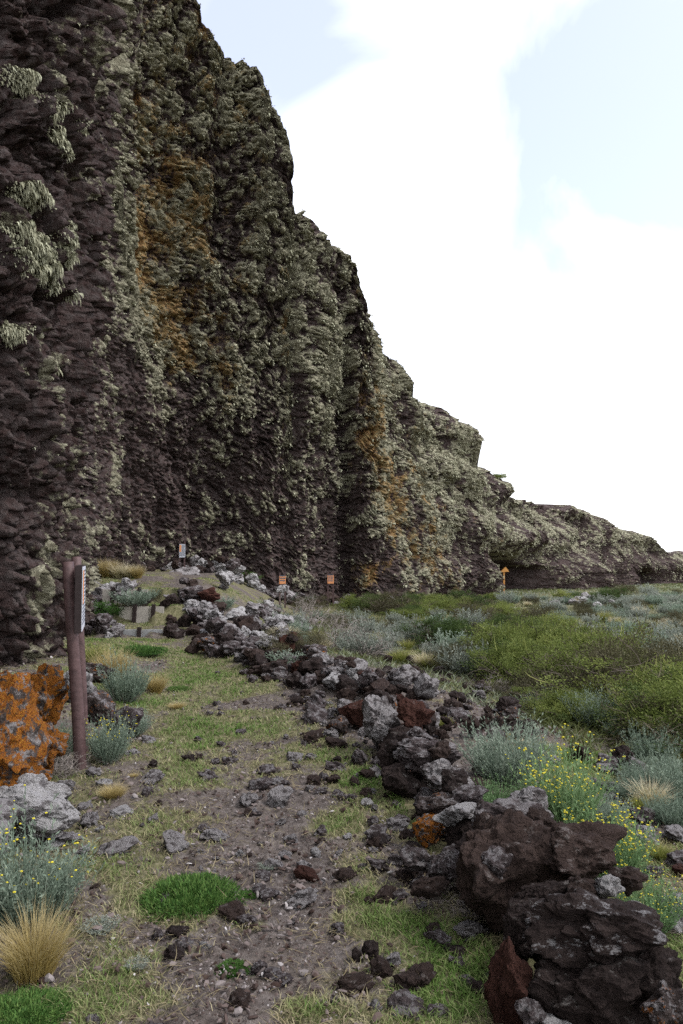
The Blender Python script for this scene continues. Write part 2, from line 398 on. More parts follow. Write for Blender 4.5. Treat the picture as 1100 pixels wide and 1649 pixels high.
def green(x, y):
    x = np.asarray(x, f32); y = np.asarray(y, f32)
    g = .58 + .55 * perlin(P3(x * .9, y * .9, 5.)) + .45 * perlin(P3(x * 3, y * 3, 6.))
    r = x - wall_x(y)
    path = ss(.2, -.2, r) * ss(14, 12, y)
    g = g - .05 * path - .20 * path * ss(4.6, 3.2, y)
    # worn stony line up the middle of the path
    mid = np.interp(y, [1, 3, 4.5, 6, 8, 11], [-.35, -.35, -.33, -.45, -.9, -1.6])
    g = g - .58 * np.exp(-((x - mid) / (.28 + .02 * y)) ** 2) * ss(9, 5, y)
    g = g - .5 * np.exp(-((r - .25) / .45) ** 2) * ss(4.2, 5.5, y) - .45 * np.exp(-((r - 1.2) / 1.2) ** 2) * ss(4.5, 7, y) * ss(15, 11, y)
    for cx, cy, ax, ay, st in GPW:
        q = ((x - cx) / ax) ** 2 + ((y - cy) / ay) ** 2
        g = g + st * .75 * np.exp(-q * .9)
    g = g + .25 * ss(2.5, 6, r) * ss(6, 9, y)
    return np.clip(g, 0, 1.2)

# ------------------------------------------------------------------ ground sheet
def build_ground():
    r = [.25, .5, .8, 1.1, 1.4]
    while r[-1] < 2500: r.append(r[-1] + min(r[-1] ** 2 / 900, r[-1] * .022))
    r = np.array(r)
    dense = np.radians(np.arange(-31, 31.01, .115)); rest = np.radians(np.concatenate([np.arange(-180, -31, 3.), np.arange(34, 180.1, 3.)]))
    th = np.sort(np.concatenate([dense, rest]))
    R, T = np.meshgrid(r, th); X = R * np.sin(T); Y = R * np.cos(T)
    Z = zg(X, Y); g = green(X, Y)
    near = ss(45, 15, R)
    p = P3(X, Y, 0)
    f1, f2, c = worley(p * 11); st = np.clip(.42 - f1, 0, 1) * (c > .35)
    f1b, _, cb = worley(p * 27 + 5); stb = np.clip(.42 - f1b, 0, 1) * (cb > .3)
    bare = np.clip(1.1 - g, 0.1, 1)
    Z = Z + near * (.012 * fbm(p * 6, 3) + bare * (.085 * st + .03 * stb) + .006 * fbm(p * 30, 2))
    me = mesh_from('ground', np.stack([X, Y, Z], -1), [grid_faces(len(th), len(r))[:, ::-1]], {'green': g}, True, M['ground'])
    put('ground', me, kind='structure')
build_ground()

# ------------------------------------------------------------------ cliff
CP = np.array([(-7.4, -14), (-6.6, -6), (-6.3, 0), (-6.2, 4.5), (-5.5, 7.2), (-4.6, 8.7), (-4.0, 9.7), (-3.85, 10.7), (-4.1, 12.2), (-5.3, 15), (-7.1, 20), (-7.6, 24), (-6.6, 27), (-4, 28.6), (-2.1, 29.3), (-.6, 30.3),
               (.15, 31.4), (.8, 31.0), (2.0, 31.6), (3.6, 34), (6.4, 37), (7.5, 38.6), (8.1, 42), (10.2, 46), (14.2, 52), (19, 58), (24.5, 66), (32, 73), (50, 84), (90, 100), (190, 150)], float)
SK = np.array([(100, -330), (300, -60), (335, 0), (352, 40), (400, 88), (437, 150), (450, 185), (458, 230), (466, 300), (476, 320), (512, 330), (524, 360), (570, 384), (580, 430), (586, 480), (606, 522), (640, 580), (646, 622),
               (704, 640), (714, 668), (760, 698), (770, 722), (798, 756), (801, 786), (820, 797), (862, 806), (905, 812), (940, 822), (975, 834), (1000, 850), (1045, 866), (1062, 889), (1100, 893), (1300, 893)], float)
CREST = []; BEARD = []
def build_cliff(part):
    seg = np.hypot(*np.diff(CP, axis=0).T); S = np.concatenate([[0], np.cumsum(seg)])
    sf = np.arange(0, S[-1], .05)
    cx = np.interp(sf, S, CP[:, 0]); cy = np.interp(sf, S, CP[:, 1])
    def smooth(a, sig):
        k = np.arange(-int(3 * sig / .05), int(3 * sig / .05) + 1) * .05; w = np.exp(-(k / sig) ** 2 / 2); w /= w.sum()
        return np.convolve(np.pad(a, len(k) // 2, mode='edge'), w, 'valid')
    xs, ys = smooth(cx, .35), smooth(cy, .35)
    tx, ty = np.gradient(smooth(cx, .8)), np.gradient(smooth(cy, .8)); L = np.hypot(tx, ty); nx, ny = ty / L, -tx / L
    # sampling even in angle as seen from the path
    d = np.hypot(xs, ys); step = d * .00165 * np.where(ys < 5.5, 5, 1) * np.where(xs > 36, 3, 1)
    cum = np.cumsum(.05 / step); s = np.interp(np.arange(0, cum[-1]), cum, sf)
    bx, by, ux, uy = (np.interp(s, sf, a) for a in (xs, ys, nx, ny))
    cut = int(np.argmax(by > 18.5)); sel = slice(0, cut + 1) if part == 'near' else slice(cut, None)
    s, bx, by, ux, uy = s[sel], bx[sel], by[sel], ux[sel], uy[sel]
    px = 550 + F * bx / np.maximum(by, 1)
    ln1 = np.interp(px, [560, 680, 800, 1000], [.0, .16, .22, .3]) * (by > 26); pxt = px; dpt = by
    for _ in range(4):
        yt = np.interp(np.where(by > 40.5, np.maximum(pxt, 790), pxt), SK[:, 0], SK[:, 1]); zt = np.minimum(EYE + (890 - yt) / F * dpt, 26)
        bk = np.where(by > 26, ln1 * np.maximum(zt - zbase(bx, by), 0) + .5, 0)
        dpt = by - uy * bk; pxt = 550 + F * (bx - ux * bk) / np.maximum(dpt, 1)
    zt = np.where((px < 100) | (by < 25), 26, zt); zt = np.clip(zt, None, 26) - .25
    zt += .45 * perlin(P3(s * .9, 0, 4.)) + .35 * perlin(P3(s * 2.3, 0, 8.))
    z0 = zbase(bx, by) - .9
    NR, NT = (1450 if part == 'near' else 760), 24
    v = np.concatenate([np.linspace(0, 1, NR), np.ones(NT)])[None]
    w = np.concatenate([np.zeros(NR), np.linspace(0, 1, NT + 1)[1:] ** 1.8])[None]
    Z = z0[:, None] + (zt - z0)[:, None] * v
    Bx = np.repeat(bx[:, None], NR + NT, 1); By = np.repeat(by[:, None], NR + NT, 1); PX = np.repeat(px[:, None], NR + NT, 1)
    Ux, Uy = ux[:, None], uy[:, None]
    H = Z - z0[:, None] - .9
    lean = np.interp(px, [560, 680, 800, 1000], [.0, .16, .22, .3])[:, None] * np.where(by > 26, 1, 0)[:, None]
    back = lean * H * v + .7 * ss(.93, 1, v) ** 2
    top = 10 * w
    Bx = Bx - Ux * back; By = By - Uy * back
    p = P3(Bx, By, Z)
    near = ss(17, 13, By)                      # blocky rock beside the path
    dist = np.hypot(Bx, By)
    big = .9 * perlin(p * (.2, .2, .10)) + .5 * perlin(p * (.55, .55, .24) + 7) + .20 * perlin(p * (1.7, 1.7, .3) + 13)
    warp = np.stack([perlin(p * .9 + 3), perlin(p * .9 + 31), perlin(p * .9 + 57)], -1) * .24
    q = p + warp
    zk = (1 - .42 * near)[..., None] * np.array([0, 0, 1]) + np.array([1, 1, 0])
    q = q * (zk if True else 1); f1, f2, c1 = worley(q * (1.3, 1.3, .8)); l1 = 1 - np.clip(f1, 0, 1) ** 2 * 1.6
    g1, g2, c2 = worley(q * (3.1, 3.1, 2.0) + 9); l2 = 1 - np.clip(g1, 0, 1) ** 2 * 1.6
    h1, h2, c3 = worley((q + .3 * warp) * (6.6, 6.6, 6.) + 4); l3 = 1 - np.clip(h1, 0, 1) ** 2 * 1.6
    m4 = fbm(p * 13, 2)
    upper = ss(2, 9, H)
    s1, _, _ = worley((q + .2 * warp) * 11.5 + 14); l4 = 1 - np.clip(s1, 0, 1) ** 2 * 1.6
    lump = (.22 + .18 * upper) * (l1 - .5) + (.20 + .12 * upper) * (l2 - .5) + (.17 + .06 * upper) * (l3 - .5) + .11 * (l4 - .5) + .07 * m4
    # blocky variant: flat-faced blocks stepped against each other, ledges jutting out
    e1 = np.clip((f2 - f1) * 6, 0, 1); k1, k2, c5 = worley(q * (2.3, 2.3, 2.6) + 20); e2 = np.clip((k2 - k1) * 6, 0, 1)
    r1, r2, c6 = worley((q + .2 * warp) * (5.2, 5.2, 6.2) + 33); e3 = np.clip((r2 - r1) * 6, 0, 1)
    t1, t2, s6 = worley((q + .2 * warp) * 11 + 51); e4 = np.clip((t2 - t1) * 6, 0, 1)
    blocky = .50 * (c1 - .5) * e1 + .22 * e1 + .34 * (c5 - .5) * e2 + .16 * e2 + .26 * (c6 - .5) * e3 + .13 * e3 - .36 + .10 * fbm(p * 4, 3) + .10 * (l3 - .5) + .05 * m4 + .10 * (s6 - .5) * e4 + .05 * e4
    D = big + (1 - near) * lump + near * (blocky * .8 + .25 * lump)
    # the dark fissure and the caves
    def gs(a, c, r): return np.exp(-((a - c) / r) ** 2)
    far = (By > 26)
    D = D - 1.1 * gs(PX, 562, 9) * ss(13, 8, Z) * far - .6 * gs(PX, 475, 8) * far * ss(3, 8, Z)
    side = (By > 39)
    wz = z0[:, None] + .9
    hz = Z - wz + .35 * perlin(p * .5 + 70)
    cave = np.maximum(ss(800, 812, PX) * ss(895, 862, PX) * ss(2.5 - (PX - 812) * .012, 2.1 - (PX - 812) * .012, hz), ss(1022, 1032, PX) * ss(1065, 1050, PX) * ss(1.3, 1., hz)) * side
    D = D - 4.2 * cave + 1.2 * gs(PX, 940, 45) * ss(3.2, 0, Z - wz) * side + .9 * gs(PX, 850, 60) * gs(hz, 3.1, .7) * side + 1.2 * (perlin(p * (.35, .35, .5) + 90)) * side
    strata = .28 * np.sign(np.sin(Z * 2.6 + 2 * perlin(p * .3))) * np.abs(np.sin(Z * 2.6 + 2 * perlin(p * .3))) ** .5
    D = D + strata * ss(660, 740, PX) * far * .8 + strata * near * .12
    kx, ky = smooth(nx, 5), smooth(ny, 5); kx, ky = np.interp(s, sf, kx), np.interp(s, sf, ky); kk = np.hypot(kx, ky) + 1e-6; kx, ky = (kx / kk)[:, None], (ky / kk)[:, None]
    X = Bx + Ux * D - kx * top; Y = By + Uy * D - ky * top
    Zf = Z - .30 * np.clip(lump, -.3, .5) * (1 - w) + .12 * perlin(p * 1.3 + 11) + w * (.8 * perlin(P3(X, Y, 0) * .3)) + .25 * w
    # lichen: grows on the knobs; ever more of it with height, none in the sheltered foot of the bay
    thr = np.interp(PX, [100, 560, 575, 800], [9.0, 4.6, 1.3, .6]) ; thr = np.where(By > 26, thr, np.where(near > .5, 9., 8.5))
    cov = ss(-3.2, 2.8, Z - thr)
    pat = .5 + .55 * fbm(p * (.55, .55, .28) + 40, 3)
    prom = .55 * (l1 - .5) + .75 * (l2 - .5) + .6 * (l3 - .4)
    li = -.06 + .52 * cov + .75 * (pat - .5) + prom * 1.0
    li = li - .9 * cave - .16 * side - .05  # sheltered cave kept bare of pale lichen; the darker colour deepens its shade
    li = li + np.where(near > .3, -.08, 0) * near
    og = np.full(li.shape, -.62, f32) + .90 * ss(110, 230, PX) * (.35 + .65 * ss(500, 340, PX)) * ss(760, 640, PX) * ss(5.5, 9, Z + .012 * (PX - 300)) * (By > 26)
    og = og + .52 * ss(560, 580, PX) * ss(830, 800, PX) * (By > 26)
    for cpx, cpz, rx, rz, st in ((190, 12.0, 55, 3.2, .62), (285, 14, 60, 2.5, .42), (290, 9.5, 28, 1.6, .72), (240, 7, 40, 1.2, .3), (350, 8, 20, 2.5, .3), (458, 10.5, 12, 4.0, .5), (470, 7.8, 12, 2.6, .5), (600, 6.0, 22, 1.8, .75), (640, 3.6, 22, 2.6, .65),
                                (592, .6, 26, 1.1, 1.05), (690, 2.6, 40, 2.2, .6), (715, .8, 30, 1.4, .55), (560, .6, 12, .6, .4), (880, .6, 30, 1., .45), (985, 1.2, 12, .9, .6), (795, 1.5, 15, 1.8, .4), (230, 16, 70, 2, .2)):
        og = og + st * gs(PX, cpx, rx) * gs(Z, cpz, rz) * np.where(By > 26, 1, 0) * .85
    og = og + .35 * (pat - .5)
    V = np.stack([X, Y, Zf], -1)
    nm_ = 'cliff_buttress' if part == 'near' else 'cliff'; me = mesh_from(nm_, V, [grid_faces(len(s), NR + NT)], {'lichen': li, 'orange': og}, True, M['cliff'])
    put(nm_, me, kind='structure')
    # beard lichen hanging off the knobs
    rng = np.random.RandomState(3 if part == 'near' else 4)
    score = li + .35 * rng.normal(size=li.shape)
    inv = (PX > -60) & (PX < 1110) & (By > 6) & (w < .2) & (Zf > wz + .3)
    pick = inv & (score > .85) & (og + .3 * rng.normal(size=li.shape) < .4) & (rng.rand(*li.shape) < .10 * 760 / NR * (.7 if part == 'near' else 1))
    # big beards on the near rock, on ledge lips only
    Vp = V[pick]; Dn = dist[pick]; Un = np.stack([np.repeat(Ux, NR + NT, 1)[pick], np.repeat(Uy, NR + NT, 1)[pick]], 1)
    n = len(Vp); k = 4
    P = np.repeat(Vp, k, 0) + rng.normal(size=(n * k, 3)) * np.repeat(Dn, k)[:, None] * .0013
    U = np.repeat(np.c_[Un, np.zeros(n)], k, 0)
    Dk = np.repeat(Dn, k)
    D0 = U * .8 + rng.normal(size=(n * k, 3)) * .55 + (0, 0, .15); D1 = U * .15 + np.array([0, 0, -1.2]) + rng.normal(size=(n * k, 3)) * .25
    Ln = rng.uniform(.55, 1.3, n * k) * np.clip(Dk * .0030, .04, .12); Wn = np.clip(Dk * .0021, .018, .07) * rng.uniform(.6, 1.2, n * k)
    a = strips(P, D0, D1, Ln, Wn, 2, rng)
    parts = [a]
    # long beards at chosen ledges of the near rock
    ci = lambda px_, py_, dd: at(px_, py_, dd)
    for bxp, byp, wp, hp, cnt in ((45, 400, 60, 30, 420), (22, 385, 30, 26, 200), (60, 430, 30, 30, 300), (95, 385, 16, 26, 160), (100, 482, 8, 14, 90), (100, 600, 26, 16, 200), (88, 585, 16, 10, 90), (75, 200, 22, 26, 170), (20, 130, 26, 20, 120), (12, 530, 16, 14, 110), (100, 215, 18, 30, 140), (30, 310, 34, 12, 110)):
        msk = (PX > bxp - wp * 1.1 - 15) & (PX < bxp + wp * 1.1 + 15) & (By < 16) & (By > 7.5)
        qx, qy = to_px(X, Y, Zf); cand = msk & (np.abs(qx - bxp) < wp) & (np.abs(qy - byp) < hp)
        idx = np.argwhere(cand)
        if not len(idx): continue
        prm = lump[cand] + blocky[cand]; idx = idx[prm > np.quantile(prm, .80)]
        for a_ in range(max(3, cnt // 22)):
            ia, ja = idx[rng.randint(len(idx))]; m_ = 240; wd = rng.randint(6, 15)
            u_ = rng.normal(size=m_) * .5; ii = np.clip(ia + (u_ * wd).astype(int), 0, len(s) - 1); jj = np.clip(ja + rng.randint(-4, 5, m_), 0, NR - 1)
            Pq = V[ii, jj]; Uq = np.c_[ux[ii], uy[ii], np.zeros(m_)]
            ln_ = rng.uniform(.07, .13) * (1.25 - np.clip(np.abs(u_), 0, 1)) * rng.uniform(.7, 1.3, m_)
            parts.append(strips(Pq + Uq * .03, Uq * 1.0 + rng.normal(size=(m_, 3)) * .25, np.array([0, 0, -1.6]) + rng.normal(size=(m_, 3)) * .1, ln_ * .85, rng.uniform(.02, .034, m_), 3, rng))
    BEARD.extend(parts)
    if part == 'near': return
    qx, qy = to_px(X, Y, Zf); mm = (np.abs(qx - 807) < 4) & (By > 42.5) & (w < .02); k_ = np.argmin(np.where(mm, qy, 9e9)); CREST.extend(V.reshape(-1, 3)[k_])
    print('cliff', len(s), 'cols; lichen strips', n * k)
build_cliff('near'); build_cliff('far')
Vv, Ff, A = merge(BEARD)
put('hanging_lichen', mesh_from('hanging_lichen', Vv, Ff, A, False, M['lichen']), kind='stuff')

# ------------------------------------------------------------------ rocks
_rocks = {}
def rock_mesh(variant, sub, mat, rough_k=1.):
    key = (variant, sub, mat, rough_k)
    if key in _rocks: return _rocks[key]
    rng = np.random.RandomState(100 + variant)
    V, Fc = ico(sub); n = 13
    nr = rng.normal(size=(n, 3)); nr /= np.linalg.norm(nr, axis=1, keepdims=True); h = rng.uniform(.62, 1., n)
    dt = np.maximum(V @ nr.T, .02); rr = h / dt
    r = (np.sum(rr ** -9., 1)) ** (-1 / 9.); r = np.minimum(r, 1.35)
    p = (V * r[:, None]).astype(f32); off = variant * 5.7
    wv = np.stack([perlin(p * 1.7 + off + a) for a in (0, 40, 80)], -1) * .16 * rough_k
    p = p + wv
    D = .20 * fbm(p * 1.6 + off, 2)
    f1, f2, c = worley(p * 2.1 + off); D = D + .15 * (c - .5) * np.clip((f2 - f1) * 4, 0, 1) * rough_k
    if sub >= 4:
        g1, g2, c2 = worley(p * 4.6 + off); D = D + .10 * rough_k * (.6 - np.clip(g1, 0, 1)) 
        D = D - .07 * rough_k * np.abs(perlin(p * 5 + off))
    if sub >= 5:
        q1, _, c3 = worley(p * 11 + off); D = D - .05 * rough_k * np.clip(.5 - q1, 0, 1) * (c3 > .45) + .022 * fbm(p * 13 + off, 3)
    p = p + V * D[:, None]
    p -= (p.max(0) + p.min(0)) / 2; p /= (p.max(0) - p.min(0)) / 2      # fills the box -1..1
    _rocks[key] = mesh_from('rock', p, [Fc], None, sub >= 4 and False, M[mat]); return _rocks[key]
REG = []         # registered repeats, labelled at the end: (object, colour word, size, noun, family)
def rock(name, variant, mat, c, dims, rotz=0., tilt=(0., 0.), sub=4, label=None, cat='rock', group=None, fam=None, rk=1.):
    o = put(name, rock_mesh(variant, sub, mat, rk), tuple(float(q) for q in c), (tilt[0], tilt[1], rotz), tuple(float(q) / 2 for q in dims), label=label, cat=cat, group=group)
    if fam: REG.append((o, mat, float(max(dims)), fam))
    return o
def rock_px(px, py, dep, wpx, hpx, variant, mat, label=None, depth_k=.8, sub=5, group=None, name='lava_rock', rz=None, tilt=(0, 0), fam=None, rk=1.):
    c = at(px, py, dep); k = dep / F
    dims = (wpx * k, (wpx + hpx) / 2 * k * depth_k, hpx * k)
    return rock(name, variant, mat, c, dims, 0. if rz is None else rz, tilt, sub, label, 'rock', group, fam, rk)

HEAP = []        # (x, y, z, r) of rocks already lying, so later ones rest on them
def reg_heap(o):
    HEAP.append((*o.location, float(o.dimensions.length) * .25))

big = [
 # px, py, depth, w, h, variant, material, sub, label
 (962, 1505, 2.72, 225, 118, 1, 'white-patched', 6, 'flat-topped dark lava slab with whitish crust capping the nearest end of the wall'),
 (950, 1600, 2.70, 205, 165, 2, 'dark lava', 6, 'massive dark lava block under the flat-topped slab at the near wall end'),
 (845, 1408, 3.45, 225, 190, 3, 'brown', 6, 'huge jagged dark brown lava boulder, largest in the middle of the near wall'),
 (925, 1388, 3.35, 190, 120, 4, 'brown', 6, 'long brown lava boulder sloping right behind the small white stone'),
 (985, 1427, 3.02, 52, 42, 5, 'whitish', 5, 'small white stone lodged on top of the dark wall boulders'),
 (815, 1330, 3.75, 120, 95, 6, 'purplish', 6, 'rounded purplish boulder leaning on the huge jagged lava boulder'),
 (872, 1335, 3.55, 62, 60, 7, 'brown', 5, 'small brown lump sitting on the crest of the near wall'),
 (845, 1302, 3.95, 88, 72, 8, 'grey', 6, 'square grey crusted rock on the wall beside the yellow flowers'),
 (783, 1322, 4.05, 70, 46, 9, 'grey', 5, 'pale grey wedge-shaped rock in front of the square crusted one'),
 (768, 1372, 3.85, 90, 70, 10, 'dark lava', 5, 'black lava rock in the hollow under the purplish boulder'),
 (722, 1302, 4.35, 112, 62, 11, 'orange spotted', 6, 'broad brown slab with an orange lichen patch on its top edge'),
 (722, 1254, 4.75, 88, 70, 12, 'grey', 6, 'upright grey-purple block behind the orange-patched slab'),
 (690, 1216, 5.2, 112, 60, 13, 'purplish', 6, 'ragged purplish rock between the grey block and the red rock'),
 (640, 1212, 5.45, 66, 62, 14, 'dark lava', 5, 'dark lava rock overhanging the green turf on the path side'),
 (669, 1154, 6.1, 62, 62, 15, 'rust red', 6, 'rust-red boulder standing highest on the wall'),
 (616, 1164, 6.3, 66, 88, 16, 'grey', 6, 'tall pale grey rock leaning beside the rust-red boulder'),
 (660, 1192, 5.8, 92, 46, 17, 'dark lava', 5, 'dark rock directly beneath the rust-red boulder'),
 (575, 1150, 6.9, 62, 46, 18, 'rust red', 5, 'low reddish rock next to the tall pale grey rock'),
 (692, 1338, 4.1, 56, 50, 19, 'orange crusted', 5, 'small stone with bright orange lichen at the foot of the wall'),
 (715, 1396, 3.75, 56, 66, 20, 'purplish', 5, 'upright purplish stone at the wall foot by the dry twigs'),
 (668, 1385, 3.85, 52, 42, 21, 'purplish', 5, 'squat purplish stone at the edge of the path turf'),
 (692, 1432, 3.55, 66, 40, 22, 'brown', 5, 'flat brown stone on the turf beneath the upright purplish one'),
 (822, 1588, 2.75, 82, 140, 23, 'rust red', 6, 'reddish lava boulder propped against the massive dark block'),
 (850, 1500, 2.95, 90, 90, 24, 'dark lava', 6, 'black lava rock wedged between the two nearest big boulders'),
 (1050, 1575, 2.6, 110, 90, 25, 'dark lava', 6, 'dark jagged rock right of the massive block'),
 (1075, 1632, 2.45, 90, 80, 26, 'orange spotted', 6, 'brown rock with orange flecks in the bottom corner'),
 (745, 1345, 4.0, 56, 90, 27, 'dark lava', 5, 'dark upright rock behind the stone with bright orange lichen'),
 (880, 1460, 3.1, 120, 90, 28, 'dark lava', 6, 'shaded dark boulder just above the flat-topped slab'),
 (1010, 1420, 3.2, 60, 50, 29, 'brown', 5, 'brown knob on the far shoulder of the near wall'),
 (648, 1258, 5.1, 70, 54, 30, 'dark lava', 5, 'low black rock at the foot of the ragged purplish one'),
]
LM = []          # landmarks for telling repeats apart
for i, (px, py, dep, w, h, var, mat, sub, lab) in enumerate(big):
    o = rock_px(px, py, dep, w, h, var, mat, lab, .95, sub, 'rocks of the dry stone wall', 'lava_rock', rk=1.1)
    HEAP.append((o.location.x, o.location.y, o.location.z, (w + h) / 4 * dep / F * .8))
# boulders beside the signpost
side_rocks = [
 (5, 1190, 4.75, 135, 205, 31, 'orange crusted', 6, 'big boulder covered in bright orange lichen beside the signpost', 'boulder'),
 (-8, 1118, 5.3, 95, 75, 41, 'orange crusted', 5, 'orange-crusted block at the left edge above the biggest orange boulder', 'boulder'),
 (72, 1205, 5.0, 70, 85, 42, 'orange crusted', 5, 'orange-crusted lump on the right flank of the biggest orange boulder', 'boulder'),
 (30, 1255, 4.6, 110, 75, 43, 'orange crusted', 5, 'low orange-crusted block resting on the smooth pale boulder', 'boulder'),
 (60, 1125, 5.8, 100, 110, 32, 'orange crusted', 6, 'knobbly orange-crusted boulder behind the biggest orange one', 'boulder'),
 (48, 1300, 4.45, 170, 105, 33, 'whitish', 6, 'smooth pale grey boulder under the orange lichen boulder', 'boulder'),
 (-40, 1330, 4.1, 130, 110, 34, 'grey', 6, 'grey boulder cut by the picture edge below the orange one', 'boulder'),
 (125, 1106, 6.6, 60, 56, 35, 'whitish', 5, 'bright white rock just behind the sign post', 'rock'),
 (160, 1140, 6.6, 62, 56, 36, 'orange spotted', 5, 'rounded brownish rock with an orange spot right of the post', 'rock'),
 (205, 1168, 6.2, 62, 70, 37, 'purplish', 5, 'dull purplish rock under the grey shrub right of the post', 'rock'),
 (85, 1090, 7.3, 40, 40, 38, 'orange spotted', 5, 'small orange-flecked stone at the cliff foot left of the post', 'rock'),
 (155, 1085, 8.2, 60, 36, 39, 'orange spotted', 5, 'brown rock with orange lichen behind the white one', 'rock'),
 (300, 925, 24.5, 56, 26, 40, 'grey', 5, 'rounded pale boulder below the distant white sign', 'boulder'),
 (455, 948, 24.0, 22, 14, 41, 'whitish', 4, 'white stone at the foot of the first orange sign', 'rock'),
 (830, 1300, 0, 0, 0, 0, '', 0, '', ''),
]
for px, py, dep, w, h, var, mat, sub, lab, nm in side_rocks:
    if not lab: continue
    o = rock_px(px, py, dep, w, h, var, mat, lab, .9, sub, None, nm, rk=1.5 if mat == 'orange crusted' else .9); o['category'] = nm
    HEAP.append((o.location.x, o.location.y, o.location.z, (w + h) / 4 * dep / F * .8))

def rest_z(x, y, r, sink=.3):
    z = float(zg(x, y)) + r * (1 - sink)
    for hx, hy, hz, hr in HEAP:
        d2 = (x - hx) ** 2 + (y - hy) ** 2; R = (r + hr) * .82
        if d2 < R * R: z = max(z, hz + math.sqrt(R * R - d2) * .8)
    return z
rng = np.random.RandomState(11)
def drop(name, x, y, r, mat, fam, sub, sink=.3, heap=True, flat=.8, zmax=None):
    z = rest_z(x, y, r * flat, sink) if heap else float(zg(x, y)) + r * flat * (1 - 2 * sink)
    if zmax is not None and z > zg(x, y) + zmax: return None
    sx, sy = rng.uniform(.8, 1.25, 2)
    o = rock(name, int(rng.randint(50, 66)), mat, (x, y, z), (2 * r * sx, 2 * r * sy, 2 * r * flat * rng.uniform(.85, 1.15)), rng.uniform(0, 6.3), tuple(rng.uniform(-.35, .35, 2)), sub, fam=fam)
    if heap: HEAP.append((x, y, z, r * .9))
    return o
def pick(ch): 
    ks = list(ch); p = np.array([ch[k] for k in ks], float); return ks[rng.choice(len(ks), p=p / p.sum())]
WALLMIX = {'dark lava': 4, 'brown': 3, 'purplish': 4, 'grey': 2, 'rust red': .3, 'whitish': .8, 'orange spotted': .3}
# infill of the near wall
for k in range(26):
    y = rng.uniform(2.4, 6.0); x = float(wall_x(y)) + rng.normal() * .2 + .05
    drop('lava_rock', x, y, rng.uniform(.05, .11), pick(WALLMIX), 'wall', 5, zmax=.32)
for k in range(22):
    y = rng.uniform(3.9, 6.5); x = float(wall_x(y)) + rng.uniform(-.16, .22)
    drop('lava_rock', x, y, rng.uniform(.08, .13), pick(WALLMIX), 'wall', 5, .25, heap=False)
# the wall winding away to the terraces
ys = np.sort(6.4 + (17.5 - 6.4) * rng.rand(170) ** .9)
for y in ys[rng.permutation(len(ys))]:
    t = (y - 6.4) / 11
    x = float(wall_x(y)) + rng.normal() * (.30 + .12 * t)
    drop('lava_rock', x, y, rng.uniform(.05, .155) * (1 + .35 * t), pick(WALLMIX), 'wall', 4, zmax=.30 + .20 * t)
# tumbled rocks on the far side of the wall
for k in range(210):
    px, py = rng.uniform(480, 860), rng.uniform(1055, 1200)
    if py < 1055 + (px - 480) * .05 or px < 560 and py > 1130 or px < 650 and py > 1160: continue
    x, y, z = ground_at(px, py)
    if x < wall_x(y) + .15: continue
    drop('lava_rock', x, y, rng.uniform(.03, .11), pick({'dark lava': 2.5, 'brown': 4, 'purplish': 4, 'rust red': .4, 'grey': 1.5, 'whitish': .3, 'orange spotted': .4}), 'rubble', 4, .35, zmax=.3)
# pale heaps
for (cx, cy, sx, sy, n, r0, r1, mix) in ((395, 930, 46, 18, 48, .12, .26, {'whitish': 4, 'grey': 2}), (445, 1018, 40, 24, 44, .08, .17, {'whitish': 3, 'grey': 2}), (430, 985, 30, 20, 16, .1, .2, {'whitish': 1, 'grey': 2, 'purplish': 2}),
                                        (175, 948, 44, 16, 40, .12, .24, {'whitish': 3, 'grey': 2}), (165, 1010, 30, 22, 22, .09, .18, {'purplish': 3, 'grey': 3, 'whitish': 1}), (150, 975, 20, 16, 10, .12, .22, {'grey': 2, 'purplish': 1}),
                                        (950, 972, 42, 9, 26, .12, .26, {'whitish': 1, 'grey': 3})):
    for k in range(n):
        px, py = cx + rng.normal() * sx * .55, cy + rng.normal() * sy * .55
        x, y, z = ground_at(px, py); y = min(y, (18.6 if px < 230 else 27.5) if px < 560 else 60)
        drop('pale_rock', x, y, rng.uniform(r0, r1), pick(mix), 'pale', 4 if y < 20 else 3, .3, zmax=.2 if px < 230 else .38)
# fallen blocks along the cliff foot
for k in range(60):
    t = rng.rand() * 9; i0 = int(t); fx = np.interp(t, np.arange(10), [-6.6, -5.4, -4, -3, -2.1, -1.2, -.4, .6, 1.8, 3.4]); fy = np.interp(t, np.arange(10), [26.2, 27.2, 27.9, 28.3, 28.6, 29.1, 29.8, 30.0, 30.6, 32.4])
    drop('fallen_block', fx + rng.normal() * .3, fy - abs(rng.normal()) * .7 - .2, rng.uniform(.1, .3), pick({'brown': 3, 'dark lava': 2, 'purplish': 3, 'grey': 1}), 'foot', 4, .35, zmax=.5)
# scattered rocks right of the wall and along the bank on the left
for (px, py, w, h, mat) in ((868, 1210, 26, 20, 'orange spotted'), (935, 1215, 34, 26, 'brown'), (1002, 1222, 40, 30, 'dark lava'), (978, 1228, 40, 24, 'purplish'), (1030, 1240, 40, 22, 'purplish'), (980, 1240, 34, 14, 'grey'), (890, 1225, 22, 14, 'grey'),
                            (975, 1270, 44, 24, 'purplish'), (950, 1262, 30, 18, 'grey'), (1040, 1352, 40, 34, 'whitish'), (1035, 1318, 40, 30, 'purplish'), (1085, 1345, 44, 26, 'grey'), (1092, 1388, 34, 30, 'purplish'), (1085, 1470, 46, 60, 'whitish'), (1050, 1405, 34, 14, 'purplish'),
                            (985, 1285, 24, 16, 'grey'), (850, 1130, 44, 26, 'brown'), (820, 1150, 40, 22, 'dark lava'), (1092, 1402, 30, 20, 'rust red'), (1010, 1300, 26, 18, 'brown')):
    x, y, z = ground_at(px, py + h * .4)
    drop('lava_rock', x, y, w * y / F / 2, mat, 'meadow', 5, .15, flat=h / w * .9 + .1)
